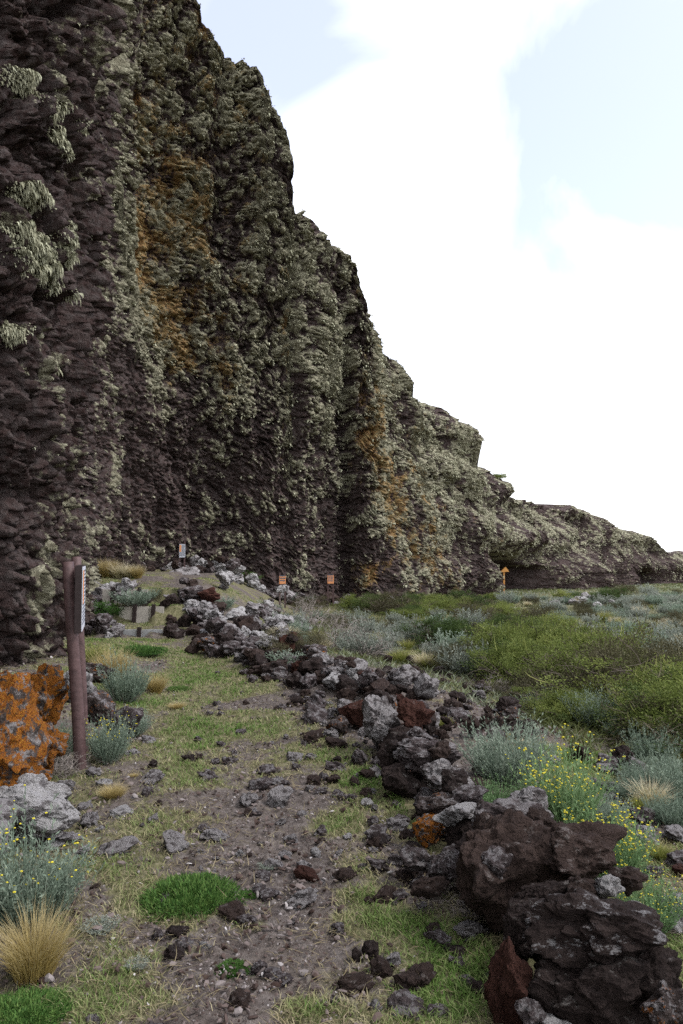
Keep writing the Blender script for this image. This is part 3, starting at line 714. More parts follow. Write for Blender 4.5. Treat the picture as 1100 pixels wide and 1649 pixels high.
for (px, py, w, h, mat) in ((145, 1322, 34, 26, 'grey'), (135, 1298, 26, 18, 'grey'), (196, 1308, 40, 16, 'whitish'), (245, 1253, 44, 14, 'grey'), (212, 1212, 24, 14, 'whitish'), (240, 1192, 26, 16, 'grey'), (170, 1262, 26, 14, 'whitish'), (160, 1335, 16, 12, 'whitish'), (285, 1500, 34, 22, 'dark lava'),
                            (265, 1448, 46, 20, 'purplish'), (280, 1535, 34, 30, 'dark lava'), (255, 1505, 30, 22, 'purplish'), (105, 1265, 30, 20, 'grey'), (150, 1242, 24, 18, 'grey'), (190, 1365, 60, 26, 'grey'), (280, 1358, 46, 26, 'grey'), (85, 1360, 34, 20, 'whitish'), (130, 1372, 34, 20, 'whitish'),
                            (105, 1350, 46, 20, 'grey'), (335, 1250, 30, 18, 'purplish'), (420, 1265, 40, 24, 'purplish'), (450, 1285, 44, 36, 'grey'), (400, 1290, 30, 22, 'grey'), (345, 1345, 42, 18, 'grey'), (485, 1448, 50, 26, 'grey'), (510, 1372, 18, 20, 'whitish'), (495, 1408, 34, 22, 'rust red'),
                            (440, 1392, 26, 18, 'grey'), (425, 1412, 30, 18, 'purplish'), (435, 1440, 28, 18, 'purplish'), (375, 1470, 40, 28, 'brown'), (398, 1482, 30, 20, 'purplish'), (460, 1378, 20, 14, 'grey'), (545, 1495, 28, 20, 'purplish'), (597, 1532, 24, 26, 'dark lava'), (575, 1540, 20, 30, 'dark lava'),
                            (632, 1548, 24, 20, 'grey'), (735, 1532, 26, 20, 'dark lava'), (740, 1550, 32, 18, 'purplish'), (668, 1572, 70, 30, 'brown'), (655, 1622, 58, 34, 'purplish'), (575, 1585, 60, 30, 'brown'), (385, 1610, 44, 30, 'brown'), (605, 1620, 26, 20, 'grey'), (330, 1525, 22, 14, 'whitish'),
                            (540, 1235, 30, 20, 'purplish'), (580, 1222, 26, 34, 'purplish'), (430, 1240, 34, 16, 'purplish'), (475, 1220, 30, 16, 'grey'), (545, 1195, 40, 20, 'brown'), (370, 1225, 30, 12, 'purplish'), (505, 1185, 34, 20, 'brown'), (860, 1640, 40, 20, 'grey'), (700, 1500, 30, 14, 'brown'), (455, 1580, 30, 16, 'purplish'),
                            (640, 1330, 34, 22, 'grey'), (620, 1350, 24, 16, 'purplish'), (655, 1345, 26, 18, 'brown'), (640, 1385, 34, 24, 'purplish'), (600, 1370, 22, 14, 'grey'), (560, 1348, 18, 12, 'whitish'), (655, 1410, 34, 18, 'brown'), (620, 1440, 40, 20, 'brown'), (670, 1365, 30, 20, 'dark lava')):
    x, y, z = ground_at(px, py + h * .3)
    drop('loose_stone', x, y, w * y / F / 2, mat, 'loose', 5 if w > 28 else 4, .3, heap=False, flat=h / w * .95 + .1)
# stones lying about on the trodden path
for k in range(110):
    y = 2.8 + 9 * rng.rand() ** 1.3; x = float(wall_x(y)) - .18 - abs(rng.normal()) * .38
    drop('loose_stone', x, y, rng.uniform(.014, .05) * (1 + .05 * y), pick({'purplish': 5, 'grey': 3, 'brown': 4, 'dark lava': 1, 'whitish': .5}), 'loose', 4, .28, heap=False)
cnt = 0
while cnt < 110:
    y = rng.uniform(2.3, 8.5) ** 1.0; mid = np.interp(y, [1, 3, 4.5, 6, 8], [-.33, -.35, -.33, -.45, -.9])
    x = mid + rng.normal() * (.22 + .035 * y) if rng.rand() < .72 else rng.uniform(-1.6, float(wall_x(y)) - .3)
    if x > wall_x(y) - .25 or rng.rand() < .5 * green(x, y): continue
    drop('loose_stone', x, y, rng.uniform(.012, .034) * (1 + .05 * y), pick({'purplish': 6, 'grey': 5, 'brown': 2.5, 'dark lava': .2, 'whitish': .6, 'rust red': .15}), 'loose', 4, .3, heap=False); cnt += 1

# ------------------------------------------------------------------ gravel (uncountable chips)
def build_gravel():
    rg = np.random.RandomState(5); V0, F0 = ico(1)
    pts = []; want = 30000
    y = 1.9 + 10 * rg.rand(want * 3) ** 1.9; x = rg.uniform(-1, 1, want * 3) * (.25 + .5 * y)
    r = x - wall_x(y); g = green(x, y)
    keep = (rg.rand(len(x)) < np.clip(1.05 - g * 1.0, .06, 1) ** 1.5) & (r < 6)
    x, y = x[keep][:want], y[keep][:want]; n = len(x)
    s = rg.lognormal(-5.35, .6, n) * (1 + .06 * y); s = np.clip(s, .0022, .022)
    z = zg(x, y) + s * .3 + .012
    A = rg.normal(size=(n, 3, 3)); A = A / np.linalg.norm(A, axis=2, keepdims=True)
    sc = rg.uniform(.55, 1.2, (n, 12, 1)) * np.array([1, 1, .7])
    V = np.einsum('vk,nkj->nvj', V0, A * .45 + np.eye(3) * .8) * sc * s[:, None, None] * 1.0 + np.stack([x, y, z], 1)[:, None]
    f = (np.arange(n)[:, None, None] * 12 + F0[None]).reshape(-1, 3)
    tint = np.repeat(rg.rand(n), 12)
    m, nt, b = new_mat('gravel_stone'); q = N(nt); rough(b)
    q.link(q.ramp(q.attr('tint'), [(0, (.035, .022, .018)), (.4, (.085, .062, .056)), (.75, (.15, .125, .12)), (.97, (.22, .20, .20)), (1, (.42, .40, .40))]), b.inputs['Base Color'])
    put('gravel', mesh_from('gravel', V.reshape(-1, 3), [f], {'tint': tint}, False, m), kind='stuff')
build_gravel()

# ------------------------------------------------------------------ grass on the path and bank, ground cover of the meadow
def build_grass():
    rg = np.random.RandomState(6)
    n = 950000
    y = 1.9 + 20 * rg.rand(n) ** 2.1; x = rg.uniform(-1, 1.5, n) * (.25 + .5 * y)
    g = green(x, y); r = x - wall_x(y)
    clump = .5 + .5 * perlin(P3(x * 9, y * 9, 2.)) * 1.6
    keep = rg.rand(n) < np.clip((g - .30) * 1.5, 0.015, 1) * np.clip(clump + .15, .05, 1)
    keep &= ~((np.abs(r) < .22) & (y < 12) & (y > 2.4))
    x, y, g = x[keep], y[keep], g[keep]; n = len(x)
    P = np.stack([x, y, zg(x, y) + .0], 1)
    a = rg.rand(n) * 6.283; o = np.stack([np.cos(a), np.sin(a), np.zeros(n)], 1)
    D0 = o * .35 + [0, 0, 1]; D1 = o * rg.uniform(.5, 1.6, (n, 1)) + [0, 0, .25]
    L = rg.uniform(.018, .055, n) * (.7 + .5 * np.clip(g, 0, 1)); Wd = .0022 + .0009 * y
    V, Fs, A = strips(P, D0, D1, L, Wd, 2, rg)
    tint = np.clip(1.08 - .75 * g + rg.normal(size=n) * .2 - .25 * perlin(P3(x * 1.6, y * 1.6, 12.)), 0, 1)
    A['tint'] = np.repeat(tint, 5)
    put('grass', mesh_from('grass', V, Fs, A, False, M['grass']), kind='stuff')
    # dry litter lying flat
    n = 60000
    y = 1.9 + 9 * rg.rand(n) ** 1.6; x = rg.uniform(-1, 1, n) * (.25 + .5 * y); g = green(x, y)
    keep = rg.rand(n) < np.clip(1.1 - np.abs(g - .42) * 2.2, .1, 1) * np.clip(.5 + perlin(P3(x * 4, y * 4, 21.)), 0.05, 1)
    x, y = x[keep], y[keep]; n = len(x)
    a = rg.rand(n) * 6.283; o = np.stack([np.cos(a), np.sin(a), np.zeros(n)], 1)
    V, Fs, A = strips(np.stack([x, y, zg(x, y) + .015], 1), o + [0, 0, .35], o * .8 + rg.normal(size=(n, 3)) * .5 - [0, 0, .2], rg.uniform(.03, .10, n), .002 + .0006 * y, 2, rg)
    put('dry_litter', mesh_from('dry_litter', V, Fs, A, False, M['dry_grass']), kind='stuff')
    # meadow cover
    n = 190000
    y = 3 + 77 * rg.rand(n) ** 1.5; x = rg.uniform(-.1, .75, n) * y * 1.05
    r = x - wall_x(y); keep = (r > 1.2 + .6 * ss(12, 6, y)) & (rg.rand(n) < np.clip(.5 + 1.1 * perlin(P3(x * .7, y * .7, 14.)), .1, 1))
    keep &= ~((x < -1.2) & (y > 24))
    x, y = x[keep], y[keep]; n = len(x)
    a = rg.rand(n) * 6.283; o = np.stack([np.cos(a), np.sin(a), np.zeros(n)], 1)
    V, Fs, A = strips(np.stack([x, y, zg(x, y)], 1), o * .5 + [0, 0, 1], o * 1.2 + [0, 0, .4], rg.uniform(.06, .2, n), .006 + .0011 * y, 2, rg)
    tn = np.clip(.5 + .9 * perlin(P3(x * .45, y * .45, 3.)) + .25 * rg.normal(size=n), 0, 1); A['tint'] = np.repeat(tn, 5)
    m = plant_mat('meadow_herb', [(0, (.06, .075, .02)), (.3, (.11, .125, .04)), (.5, (.17, .20, .13)), (.75, (.25, .28, .20)), (1, (.40, .38, .24))])
    put('meadow_cover', mesh_from('meadow_cover', V, Fs, A, False, m), kind='stuff')
build_grass()

# ------------------------------------------------------------------ plant kinds (each about 1 m wide, scaled when placed)
def unit(v): return v / (np.linalg.norm(v, axis=-1, keepdims=True) + 1e-9)
def grey_shrub(seed, nst=420, nl=16, spread=.95, h=.75, mat='grey_leaf', ll=.055, lw=.011):
    rg = np.random.RandomState(seed)
    a = rg.rand(nst) * 6.283; ti = rg.rand(nst) ** .6 * spread
    d0 = np.stack([np.cos(a) * ti, np.sin(a) * ti, np.ones(nst) * .8], 1); d0 = unit(d0)
    d1 = unit(d0 * .5 + [0, 0, .9] + rg.normal(size=(nst, 3)) * .18)
    lump = 1 + .45 * perlin(P3(np.cos(a) * ti * 2, np.sin(a) * ti * 2, seed * 1.7))
    L = rg.uniform(.5, 1.1, nst) * h * lump
    P = np.stack([np.cos(a), np.sin(a), np.zeros(nst)], 1) * (rg.rand(nst, 1) * .16)
    st = strips(P, d0, d1, L, .010, 3, rg)
    t = rg.uniform(.30, 1.0, (nst, nl)); tt = t[..., None]
    C = P[:, None] + L[:, None, None] * (d0[:, None] * (tt - tt * tt / 2) + d1[:, None] * (tt * tt / 2))
    T = unit(d0[:, None] * (1 - tt) + d1[:, None] * tt)
    ld = unit(T * 1.0 + rg.normal(size=C.shape) * .45)
    lv = leaves(C.reshape(-1, 3), ld.reshape(-1, 3), rg.uniform(.6, 1.2, nst * nl) * ll, lw, rg)
    lv[2]['tint'][:] = np.repeat(np.clip(rg.rand(nst * nl) * .6 + .4 * t.ravel(), 0, 1), 4)
    dn = 120; da = rg.rand(dn) * 6.283; dv = unit(np.stack([np.cos(da), np.sin(da), rg.uniform(.1, .8, dn)], 1)); dd = strips(rg.normal(size=(dn, 3)) * [.08, .08, 0], dv, unit(dv + rg.normal(size=(dn, 3)) * .5), rg.uniform(.2, .62, dn), .012, 3, rg); dd[2]['along'][:] = 9.
    V, Fs, A = merge([st, lv, dd])
    tips = C[:, 0] * 0 + (P + L[:, None] * (d0 * .5 + d1 * .5))
    return mesh_from('grey_shrub', V, Fs, A, False, M[mat]), tips
def tussock(seed, n=1300, mat='straw', h=.62, spread=.55, w=.006):
    rg = np.random.RandomState(seed)
    a = rg.rand(n) * 6.283; ti = rg.rand(n) ** .7 * spread
    o = np.stack([np.cos(a), np.sin(a), np.zeros(n)], 1)
    d0 = unit(o * ti[:, None] * .8 + [0, 0, 1] + rg.normal(size=(n, 3)) * .1); d1 = unit(o * (ti[:, None] * 2.2 + .1) + [0, 0, .55] + rg.normal(size=(n, 3)) * .22)
    P = o * (rg.rand(n, 1) * .15)
    V, Fs, A = strips(P, d0, d1, rg.uniform(.5, 1.1, n) * h, w, 4, rg)
    return mesh_from('tussock', V, Fs, A, False, M[mat])
def branches(rg, n0=9, levels=3, h=.9, r0=.018, spread=.8, sides=4, gn=3):
    parts, tips = [], []
    def grow(p, d, L, r, lv):
        k = 4; pts = [p]; dd = d.copy()
        for i in range(k):
            dd = unit(dd + rg.normal(size=3) * .22); pts.append(pts[-1] + dd * L / k)
        parts.append(tube(pts, np.linspace(r, r * .5, k + 1), sides))
        if lv == 0: tips.append(pts[-1]); tips.append(pts[2]); return
        for j in range(gn):
            q = pts[rg.randint(2, k + 1)]; grow(q, unit(dd + rg.normal(size=3) * .6 + [0, 0, .12]), L * rg.uniform(.5, .75), r * .55, lv - 1)
    for i in range(n0):
        a = rg.rand() * 6.283; t = rg.rand() * spread
        grow(np.array([math.cos(a) * .05, math.sin(a) * .05, 0]), unit(np.array([math.cos(a) * t, math.sin(a) * t, .8])), h * rg.uniform(.4, .6), r0, levels - 1)
    V, Fs, A = merge(parts); n = len(V); A = {'tint': rg.rand(n), 'along': np.zeros(n)}
    return (V, Fs, A), np.array(tips)
def green_bush(seed, nleaf=20000, mat='bush_leaf', ll=.028):
    rg = np.random.RandomState(seed)
    br, tips = branches(rg, 11, 3, .85, .014, 1.0, 4, 3)
    # leaf sprays gathered in uneven lobes round the branches, with gaps between them
    nl = rg.randint(8, 12); la = rg.rand(nl) * 6.283; lr = rg.uniform(.05, .44, nl); lh = rg.uniform(.18, .62, nl) * (1.1 - lr)
    lobe = np.stack([np.cos(la) * lr, np.sin(la) * lr, lh], 1); ls = rg.uniform(.08, .17, nl)
    w_ = rg.randint(0, nl, 130); c = lobe[w_] + rg.normal(size=(130, 3)) * ls[w_][:, None] * [1, 1, .8]
    c = np.concatenate([c, tips[rg.randint(0, len(tips), 40)]]); c[:, 2] = np.maximum(c[:, 2], .04); lt = rg.rand(nl + 1); w_ = np.concatenate([w_, np.full(40, nl)])
    i = rg.randint(0, len(c), nleaf); cs = rg.uniform(.025, .07, len(c)); ct = np.clip(.6 * lt[w_] + .4 * rg.rand(len(c)), 0, 1)
    off = rg.normal(size=(nleaf, 3)) * cs[i][:, None]; off[:, 2] = off[:, 2] * .9 + .02
    P = c[i] + off; P[:, 2] = np.maximum(P[:, 2], .02)
    D = unit(off + [0, 0, .08] + rg.normal(size=P.shape) * .05)
    lv = leaves(P, D, rg.uniform(.5, 1.3, nleaf) * ll, ll * .42, rg)
    lv[2]['tint'][:] = np.repeat(np.clip(.7 * ct[i] + .3 * rg.rand(nleaf), 0, 1), 4)
    # wispy shoots sticking out
    k = 160; j = rg.randint(0, len(c), k); sh = strips(c[j], unit(c[j] * [1, 1, .4] + rg.normal(size=(k, 3)) * .3), unit(rg.normal(size=(k, 3)) * .4 + [0, 0, 1]), rg.uniform(.12, .3, k), .010, 3, rg); sh[2]['tint'][:] = 1.
    V, Fs, A = merge([lv, sh])
    return mesh_from('green_bush', V, Fs, A, False, M[mat]), mesh_from('branches', *br[:2], br[2], False, M['stem'])
def dead_shrub(seed, n0=16, spread=1.4, h=.8):
    rg = np.random.RandomState(seed); br, tips = branches(rg, n0, 4, h, .010, spread, 3, 3)
    n = 260; a = rg.rand(n) * 6.283; t = rg.rand(n) ** .5 * 1.5; o = np.stack([np.cos(a) * t, np.sin(a) * t, np.ones(n) * .6], 1)
    st = strips(rg.normal(size=(n, 3)) * [.1, .1, 0], unit(o), unit(o * [1, 1, .2] + rg.normal(size=(n, 3)) * .4), rg.uniform(.4, .9, n) * h * .8, .006, 4, rg)
    V, Fs, A = merge([br, st]); return mesh_from('dead_shrub', V, Fs, A, False, M['twig'])
def cushion(seed, n=5200, mat='bright_leaf', h=.22):
    rg = np.random.RandomState(seed); a = rg.rand(n) * 6.283; r = rg.rand(n) ** .5 * np.where(rg.rand(n) < .14, .68, .5) * (1 + .15 * np.sin(a * 3 + seed) + .08 * np.sin(a * 7))
    x, y = np.cos(a) * r, np.sin(a) * r; z = h * np.sqrt(np.clip(1 - (r / .6) ** 2, 0, 1)) * (.6 + .25 * perlin(P3(x * 5, y * 5, seed)))
    o = np.stack([x, y, np.full(n, .25)], 1); V, Fs, A = strips(np.stack([x, y, z * .75], 1), unit(o + rg.normal(size=(n, 3)) * .25), unit(o + rg.normal(size=(n, 3)) * .5), rg.uniform(.03, .08, n), .016, 2, rg)
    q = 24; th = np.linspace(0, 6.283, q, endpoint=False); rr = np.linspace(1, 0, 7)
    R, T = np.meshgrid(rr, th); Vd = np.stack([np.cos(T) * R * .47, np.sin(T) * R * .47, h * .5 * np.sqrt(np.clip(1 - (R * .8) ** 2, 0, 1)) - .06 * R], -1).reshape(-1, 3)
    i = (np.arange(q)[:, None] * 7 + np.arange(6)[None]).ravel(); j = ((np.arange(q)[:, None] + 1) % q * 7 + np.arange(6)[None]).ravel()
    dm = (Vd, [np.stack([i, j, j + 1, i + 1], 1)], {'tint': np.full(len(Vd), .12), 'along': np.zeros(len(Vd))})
    V, Fs, A = merge([(V, Fs, A), dm]); return mesh_from('cushion_plant', V, Fs, A, False, M[mat])
def flowers(tips, seed, n, sel=None, r=.018):
    rg = np.random.RandomState(seed); V0, F0 = ico(1)
    t = tips if sel is None else tips[sel(tips)]
    if not len(t): t = tips
    c = t[rg.randint(0, len(t), n)] + rg.normal(size=(n, 3)) * [.02, .02, .02] + [0, 0, .02]
    V = c[:, None] + V0[None] * rg.uniform(.6, 1.2, (n, 1, 1)) * r * [1, 1, .6]
    return mesh_from('flowers', V.reshape(-1, 3), [(np.arange(n)[:, None, None] * 12 + F0[None]).reshape(-1, 3)], None, False, M['flower'])

GS = [grey_shrub(s) for s in (1, 2, 3)]
GSl = [grey_shrub(s, 170, 12, 1.05, .6, 'dusty_leaf', .08, .02)[0] for s in (4, 5, 6)]
GSg = [grey_shrub(s, 170, 12, 1.05, .6, 'grey_leaf', .08, .02)[0] for s in (7, 8)]
GB = [green_bush(s) for s in (11, 12, 13, 14)]
GB[3] = green_bush(17, 20000, 'dark_leaf')
DB = [green_bush(s, 12000, 'dull_leaf', .026) for s in (15, 16)]
GF = [grey_shrub(s, mat='fresh_leaf') for s in (2, 3, 1)]
TU = [tussock(s) for s in (21, 22)]
TP = [tussock(s, 500, 'pale_straw', .6, .7, .014) for s in (23, 24)]
TG = [tussock(s, 700, 'green_straw', .6, .6, .010) for s in (25, 26)]
DS = [dead_shrub(s) for s in (31, 32, 33)]
CU = [cushion(s) for s in (41, 42)]
rng = np.random.RandomState(77)
def plant(name, me, px, py, wpx, hk=1., label=None, cat='shrub', fam=None, word='', child=None, rz=None, pos=None, dy=0.):
    """base centre on the ground under pixel (px, py), wpx pixels wide"""
    x, y, z = pos if pos else ground_at(px, py); y += dy
    s = wpx * y / F
    o = put(name, me, (x, y, float(zg(x, y)) - .02 * s), (0, 0, rng.uniform(0, 6.3) if rz is None else rz), (s, s, s * hk), label=label, cat=cat)
    if child: put('branches', child, parent=o)
    if fam: REG.append((o, word, s, fam))
    return o

# named plants near the camera
o = plant('grey_shrub', GS[0][0], 45, 1490, 210, .95, 'large blue-grey shrub with yellow flowers behind the straw tussock, cut by the edge', rz=.3)
put('flowers', flowers(GS[0][1], 1, 75, lambda t: t[:, 2] > .38, .011), parent=o, kind='stuff')
o = plant('grey_shrub', GS[1][0], 174, 1228, 84, 1.1, 'grey-green shrub with yellow flowers just right of the sign post', rz=1.)
put('flowers', flowers(GS[1][1], 2, 110, lambda t: t[:, 2] > .35, .014), parent=o, kind='stuff')
plant('grey_shrub', GS[2][0], 88, 1228, 90, .95, 'dull grey shrub left of the sign post')
plant('grey_shrub', GS[0][0], 200, 1130, 95, .95, 'blue-grey shrub at the foot of the golden tussock', rz=2.)
plant('grey_shrub', GS[1][0], 212, 1185, 75, .7, 'low silvery shrub draped over the purplish rock')
plant('grey_shrub', GS[1][0], 815, 1262, 165, .75, 'domed grey-green shrub behind the wall, nearest the rust-red boulder', rz=.5)
o = plant('grey_shrub', GF[1][0], 905, 1335, 150, 1.1, 'tall fresh green shrub with yellow flowers beside the square crusted rock', rz=.2)
put('flowers', flowers(GF[1][1], 3, 300, lambda t: t[:, 2] > .3, .013), parent=o, kind='stuff')
o = plant('grey_shrub', GF[2][0], 985, 1425, 140, 1.1, 'flowering fresh green shrub spilling behind the long brown boulder', rz=1.1)
put('flowers', flowers(GF[2][1], 4, 400, lambda t: t[:, 2] > .3, .013), parent=o, kind='stuff')
o = plant('grey_shrub', GF[0][0], 1045, 1500, 120, .9, 'yellow-flowered shrub behind the flat-topped slab', rz=2.2)
put('flowers', flowers(GF[0][1], 5, 200, lambda t: t[:, 2] > .3, .011), parent=o, kind='stuff')
plant('grey_shrub', GF[2][0], 800, 1310, 100, .7, 'small grey-green shrub just behind the upright grey block', rz=4.)
plant('grey_shrub', GS[2][0], 975, 1330, 90, .8, 'grey-green shrub right of the tall flowering one', rz=3.)
plant('grey_shrub', GS[2][0], 1080, 1330, 90, .8, 'grey shrub in front of the pale-plumed tussock', rz=5.)
plant('grey_shrub', GS[0][0], 1012, 1290, 75, .7, 'grey shrub between the bright turf and the pale-plumed tussock', rz=5.)
plant('green_shrub', green_bush(51, 12000, 'bright_leaf', .035)[0], 165, 1000, 60, .75, 'round bright green shrub against the lowest terrace boards')
plant('grey_shrub', GSg[0], 215, 975, 75, .6, 'blue-green shrub in front of the upper terrace board')
plant('grey_shrub', GSg[1], 240, 970, 40, .7, 'small blue-green plant beside the upper terrace boards')
plant('grey_shrub', GSg[0], 357, 982, 56, .65, 'grey-green shrub on top of the dark rock heap')
plant('green_shrub', green_bush(52, 8000, 'bright_leaf', .035)[0], 390, 938, 42, .6, 'green tuft growing on the white rock heap')
plant('grey_shrub', GSg[1], 470, 1075, 80, .6, 'blue-green shrub beside the lower white rock heap')
plant('grass_tussock', TU[0], 55, 1575, 175, 1.12, 'big straw-coloured grass tussock in front of the blue-grey shrub', 'grass', rz=.4)
plant('grass_tussock', TU[1], 180, 1098, 95, 1.1, 'tall golden tussock beyond the sign post', 'grass')
plant('grass_tussock', TG[0], 155, 1072, 75, 1.0, 'yellow-green tussock behind the golden one', 'grass')
plant('grass_tussock', TU[0], 250, 1116, 62, 1.0, 'golden tussock at the edge of the turf, beside a low green mat', 'grass')
plant('grass_tussock', TU[1], 182, 1285, 70, .6, 'low golden tussock just right of the sign post foot', 'grass')
plant('grass_tussock', TU[0], 285, 1142, 44, .5, 'flat golden tuft on the path edge', 'grass')
plant('grass_tussock', TU[1], 215, 1252, 26, .5, 'tiny yellow tuft by the flat grey stone', 'grass')
plant('grass_tussock', TP[0], 1050, 1300, 95, .95, 'pale-plumed tussock rising among grey shrubs', 'grass')
plant('grass_tussock', TG[1], 1030, 1310, 56, .95, 'green-based tussock left of the pale plumes', 'grass')
plant('grass_tussock', TG[0], 1062, 1385, 70, .8, 'fresh green tussock beside the white rock', 'grass')
plant('grass_tussock', TP[1], 845, 1205, 38, .9, 'small cream tussock behind the domed grey-green shrub', 'grass')
plant('grass_tussock', TG[1], 716, 1172, 40, .9, 'bright green tussock right of the rust-red boulder', 'grass')
plant('grass_tussock', TP[0], 682, 1075, 56, 1.0, 'brownish plumed tussock at the edge of the bushes', 'grass')
for k, (px, py, w) in enumerate(((140, 922, 34), (160, 925, 36), (182, 928, 34), (200, 932, 30), (212, 938, 26), (125, 920, 30))):
    plant('grass_tussock', (TU + TP)[k % 4], 0, 0, w * 1.6, 1.0, fam='ledge', word='golden', cat='grass', pos=((px + 16 - 550) / F * 21, 21 - k * .1, 0))
plant('cushion_plant', CU[0], 308, 1452, 145, 1.4, 'wide bright green cushion plant on the path', 'plant', rz=.4)
plant('cushion_plant', CU[1], 399, 1442, 34, 1.3, 'tiny bright green cushion beside the stony track', 'plant')
plant('cushion_plant', CU[1], 375, 1562, 52, 1.1, 'small green cushion near the bottom of the path', 'plant')
plant('cushion_plant', CU[0], 218, 1050, 90, .8, 'flat green mat below the terrace boards', 'plant')
plant('cushion_plant', CU[1], 288, 1110, 36, 1., 'little green mat beside the golden tussock', 'plant')
plant('cushion_plant', CU[0], 30, 1645, 150, 1.2, 'dark green mat in front of the straw tussock', 'plant')
plant('grey_shrub', GSl[1], 160, 1498, 75, .35, 'grey-green creeping plant under the blue-grey shrub', 'plant')
plant('grey_shrub', GSl[1], 220, 1560, 50, .5, 'grey-green sprig right of the straw tussock', 'plant')
plant('grey_shrub', GSl[1], 430, 1400, 40, .4, 'small silvery plant between the green cushion and the stones', 'plant')
plant('dead_shrub', DS[0], 100, 1248, 95, .7, 'leafless grey twigs at the foot of the sign post')
plant('dead_shrub', DS[1], 775, 1470, 130, .8, 'dry leafless twigs tangled in the hollow of the near wall')
plant('dead_shrub', DS[2], 540, 1045, 110, .75, 'pale leafless shrub beyond the wall, below the second orange sign')
plant('dead_shrub', DS[0], 490, 1010, 90, .9, 'grey wiry shrub between the white heap and the bushes')
plant('dead_shrub', DS[1], 590, 1060, 90, .7, 'silvery dead shrub at the edge of the green bushes')
plant('dead_shrub', DS[0], 800, 1120, 80, .6, 'low dead shrub on the tumbled rocks')
plant('dead_shrub', DS[2], 620, 1095, 70, .5, 'flattened dry twigs over the tumbled rocks')

# the thicket and the meadow beyond the wall
def blocked(x, y):
    cx = np.interp(y, CP[2:, 1], CP[2:, 0]) if y > 32.3 else -99
    if y > 30.5 and x < np.interp(y, [30.5, 32, 34, 37, 38.6, 42, 46, 52, 58, 66, 73, 84], [-.3, 2.0, 3.6, 6.4, 7.5, 8.1, 10.2, 14.2, 19, 24.5, 32, 50]) + .8: return True
    return False
def scatter(poly, n, fn, mind):
    pts = []; tries = 0; poly = np.array(poly, float)
    lo, hi = poly.min(0), poly.max(0)
    while len(pts) < n and tries < n * 60:
        tries += 1; px, py = rng.uniform(lo[0], hi[0]), rng.uniform(lo[1], hi[1])
        ins = False; j = len(poly) - 1
        for i in range(len(poly)):
            if (poly[i, 1] > py) != (poly[j, 1] > py) and px < (poly[j, 0] - poly[i, 0]) * (py - poly[i, 1]) / (poly[j, 1] - poly[i, 1]) + poly[i, 0]: ins = not ins
            j = i
        if not ins: continue
        x, y, z = ground_at(px, py)
        if y > 90 or blocked(x, y) or (860 < px < 1000 and 1180 < py < 1270): continue
        if any(math.hypot(px - a, (py - b) * 2) < mind for a, b in pts): continue
        pts.append((px, py)); fn(px, py, x, y)
def lowfn(px, py, x, y):
    u = rng.rand(); nearby = y < 11; w = rng.uniform(.3, .6) if nearby else rng.uniform(.5, 1.1)
    if u < .42: plant('low_shrub', GS[rng.randint(3)][0] if nearby else GSl[rng.randint(3)], 0, 0, w * F / y, rng.uniform(.6, .9), fam='low', word='silvery grey', pos=(x, y, 0))
    elif u < .6: plant('low_shrub', GS[rng.randint(3)][0] if nearby else GSg[rng.randint(2)], 0, 0, w * F / y, rng.uniform(.5, .8), fam='low', word='grey-green', pos=(x, y, 0))
    elif u < .78: plant('low_shrub', DB[rng.randint(2)][0], 0, 0, w * F / y, rng.uniform(.5, .8), fam='low', word='brownish green', pos=(x, y, 0))
    else: plant('grass_tussock', (TP + TG)[rng.randint(4)], 0, 0, w * .8 * F / y, rng.uniform(.7, 1.), fam='tuft', word='pale', pos=(x, y, 0), cat='grass')
def bushfn(px, py, x, y):
    if rng.rand() < .3: return lowfn(px, py, x, y)
    k = rng.randint(0, 4); w = rng.uniform(.7, 1.7)
    if rng.rand() < .28: me, ch, wd = *DB[k % 2], 'brownish'
    else: me, ch, wd = *GB[k], 'olive green' if k < 3 else 'dark green'
    plant('green_bush', me, 0, 0, w * F / y, rng.uniform(.42, .75), fam='bush', word=wd, child=ch, pos=(x, y, 0), cat='bush')
scatter([(600, 985), (700, 970), (800, 990), (900, 1035), (1000, 1070), (1110, 1105), (1180, 1150), (1180, 1235), (1060, 1205), (960, 1195), (880, 1165), (840, 1110), (740, 1070), (640, 1030)], 100, bushfn, 28)
scatter([(560, 970), (700, 958), (800, 960), (820, 975), (640, 1000), (560, 985)], 24, bushfn, 22)
for px, py in ((905, 968), (930, 965), (815, 962), (1005, 960), (985, 972), (1090, 958)): 
    x, y, z = ground_at(px, py); 
    if not blocked(x, y): bushfn(px, py, x, y)
scatter([(800, 975), (880, 962), (1110, 958), (1150, 1000), (1150, 1060), (1000, 1010), (850, 985)], 120, lowfn, 9)
scatter([(800, 985), (1100, 1010), (1140, 1150), (1100, 1190), (900, 1120), (700, 1010)], 90, lowfn, 16)
scatter([(430, 965), (560, 975), (640, 1030), (760, 1085), (840, 1140), (700, 1090), (560, 1050), (470, 1060)], 34, lowfn, 20)
scatter([(1000, 1215), (1100, 1225), (1100, 1300), (1010, 1260)], 7, lowfn, 26)
# bush on the cliff crest is tiny against the sky
plant('cliff_bush', GB[0][0], 0, 0, 26 * 1., .55, 'small dark bush on the notch of the cliff top', pos=(9.4, 44.5, 0), cat='bush')
bpy.data.objects['cliff_bush'].location = (CREST[0], CREST[1], CREST[2] - .15); bpy.data.objects['cliff_bush'].scale = (.9, .9, .6)

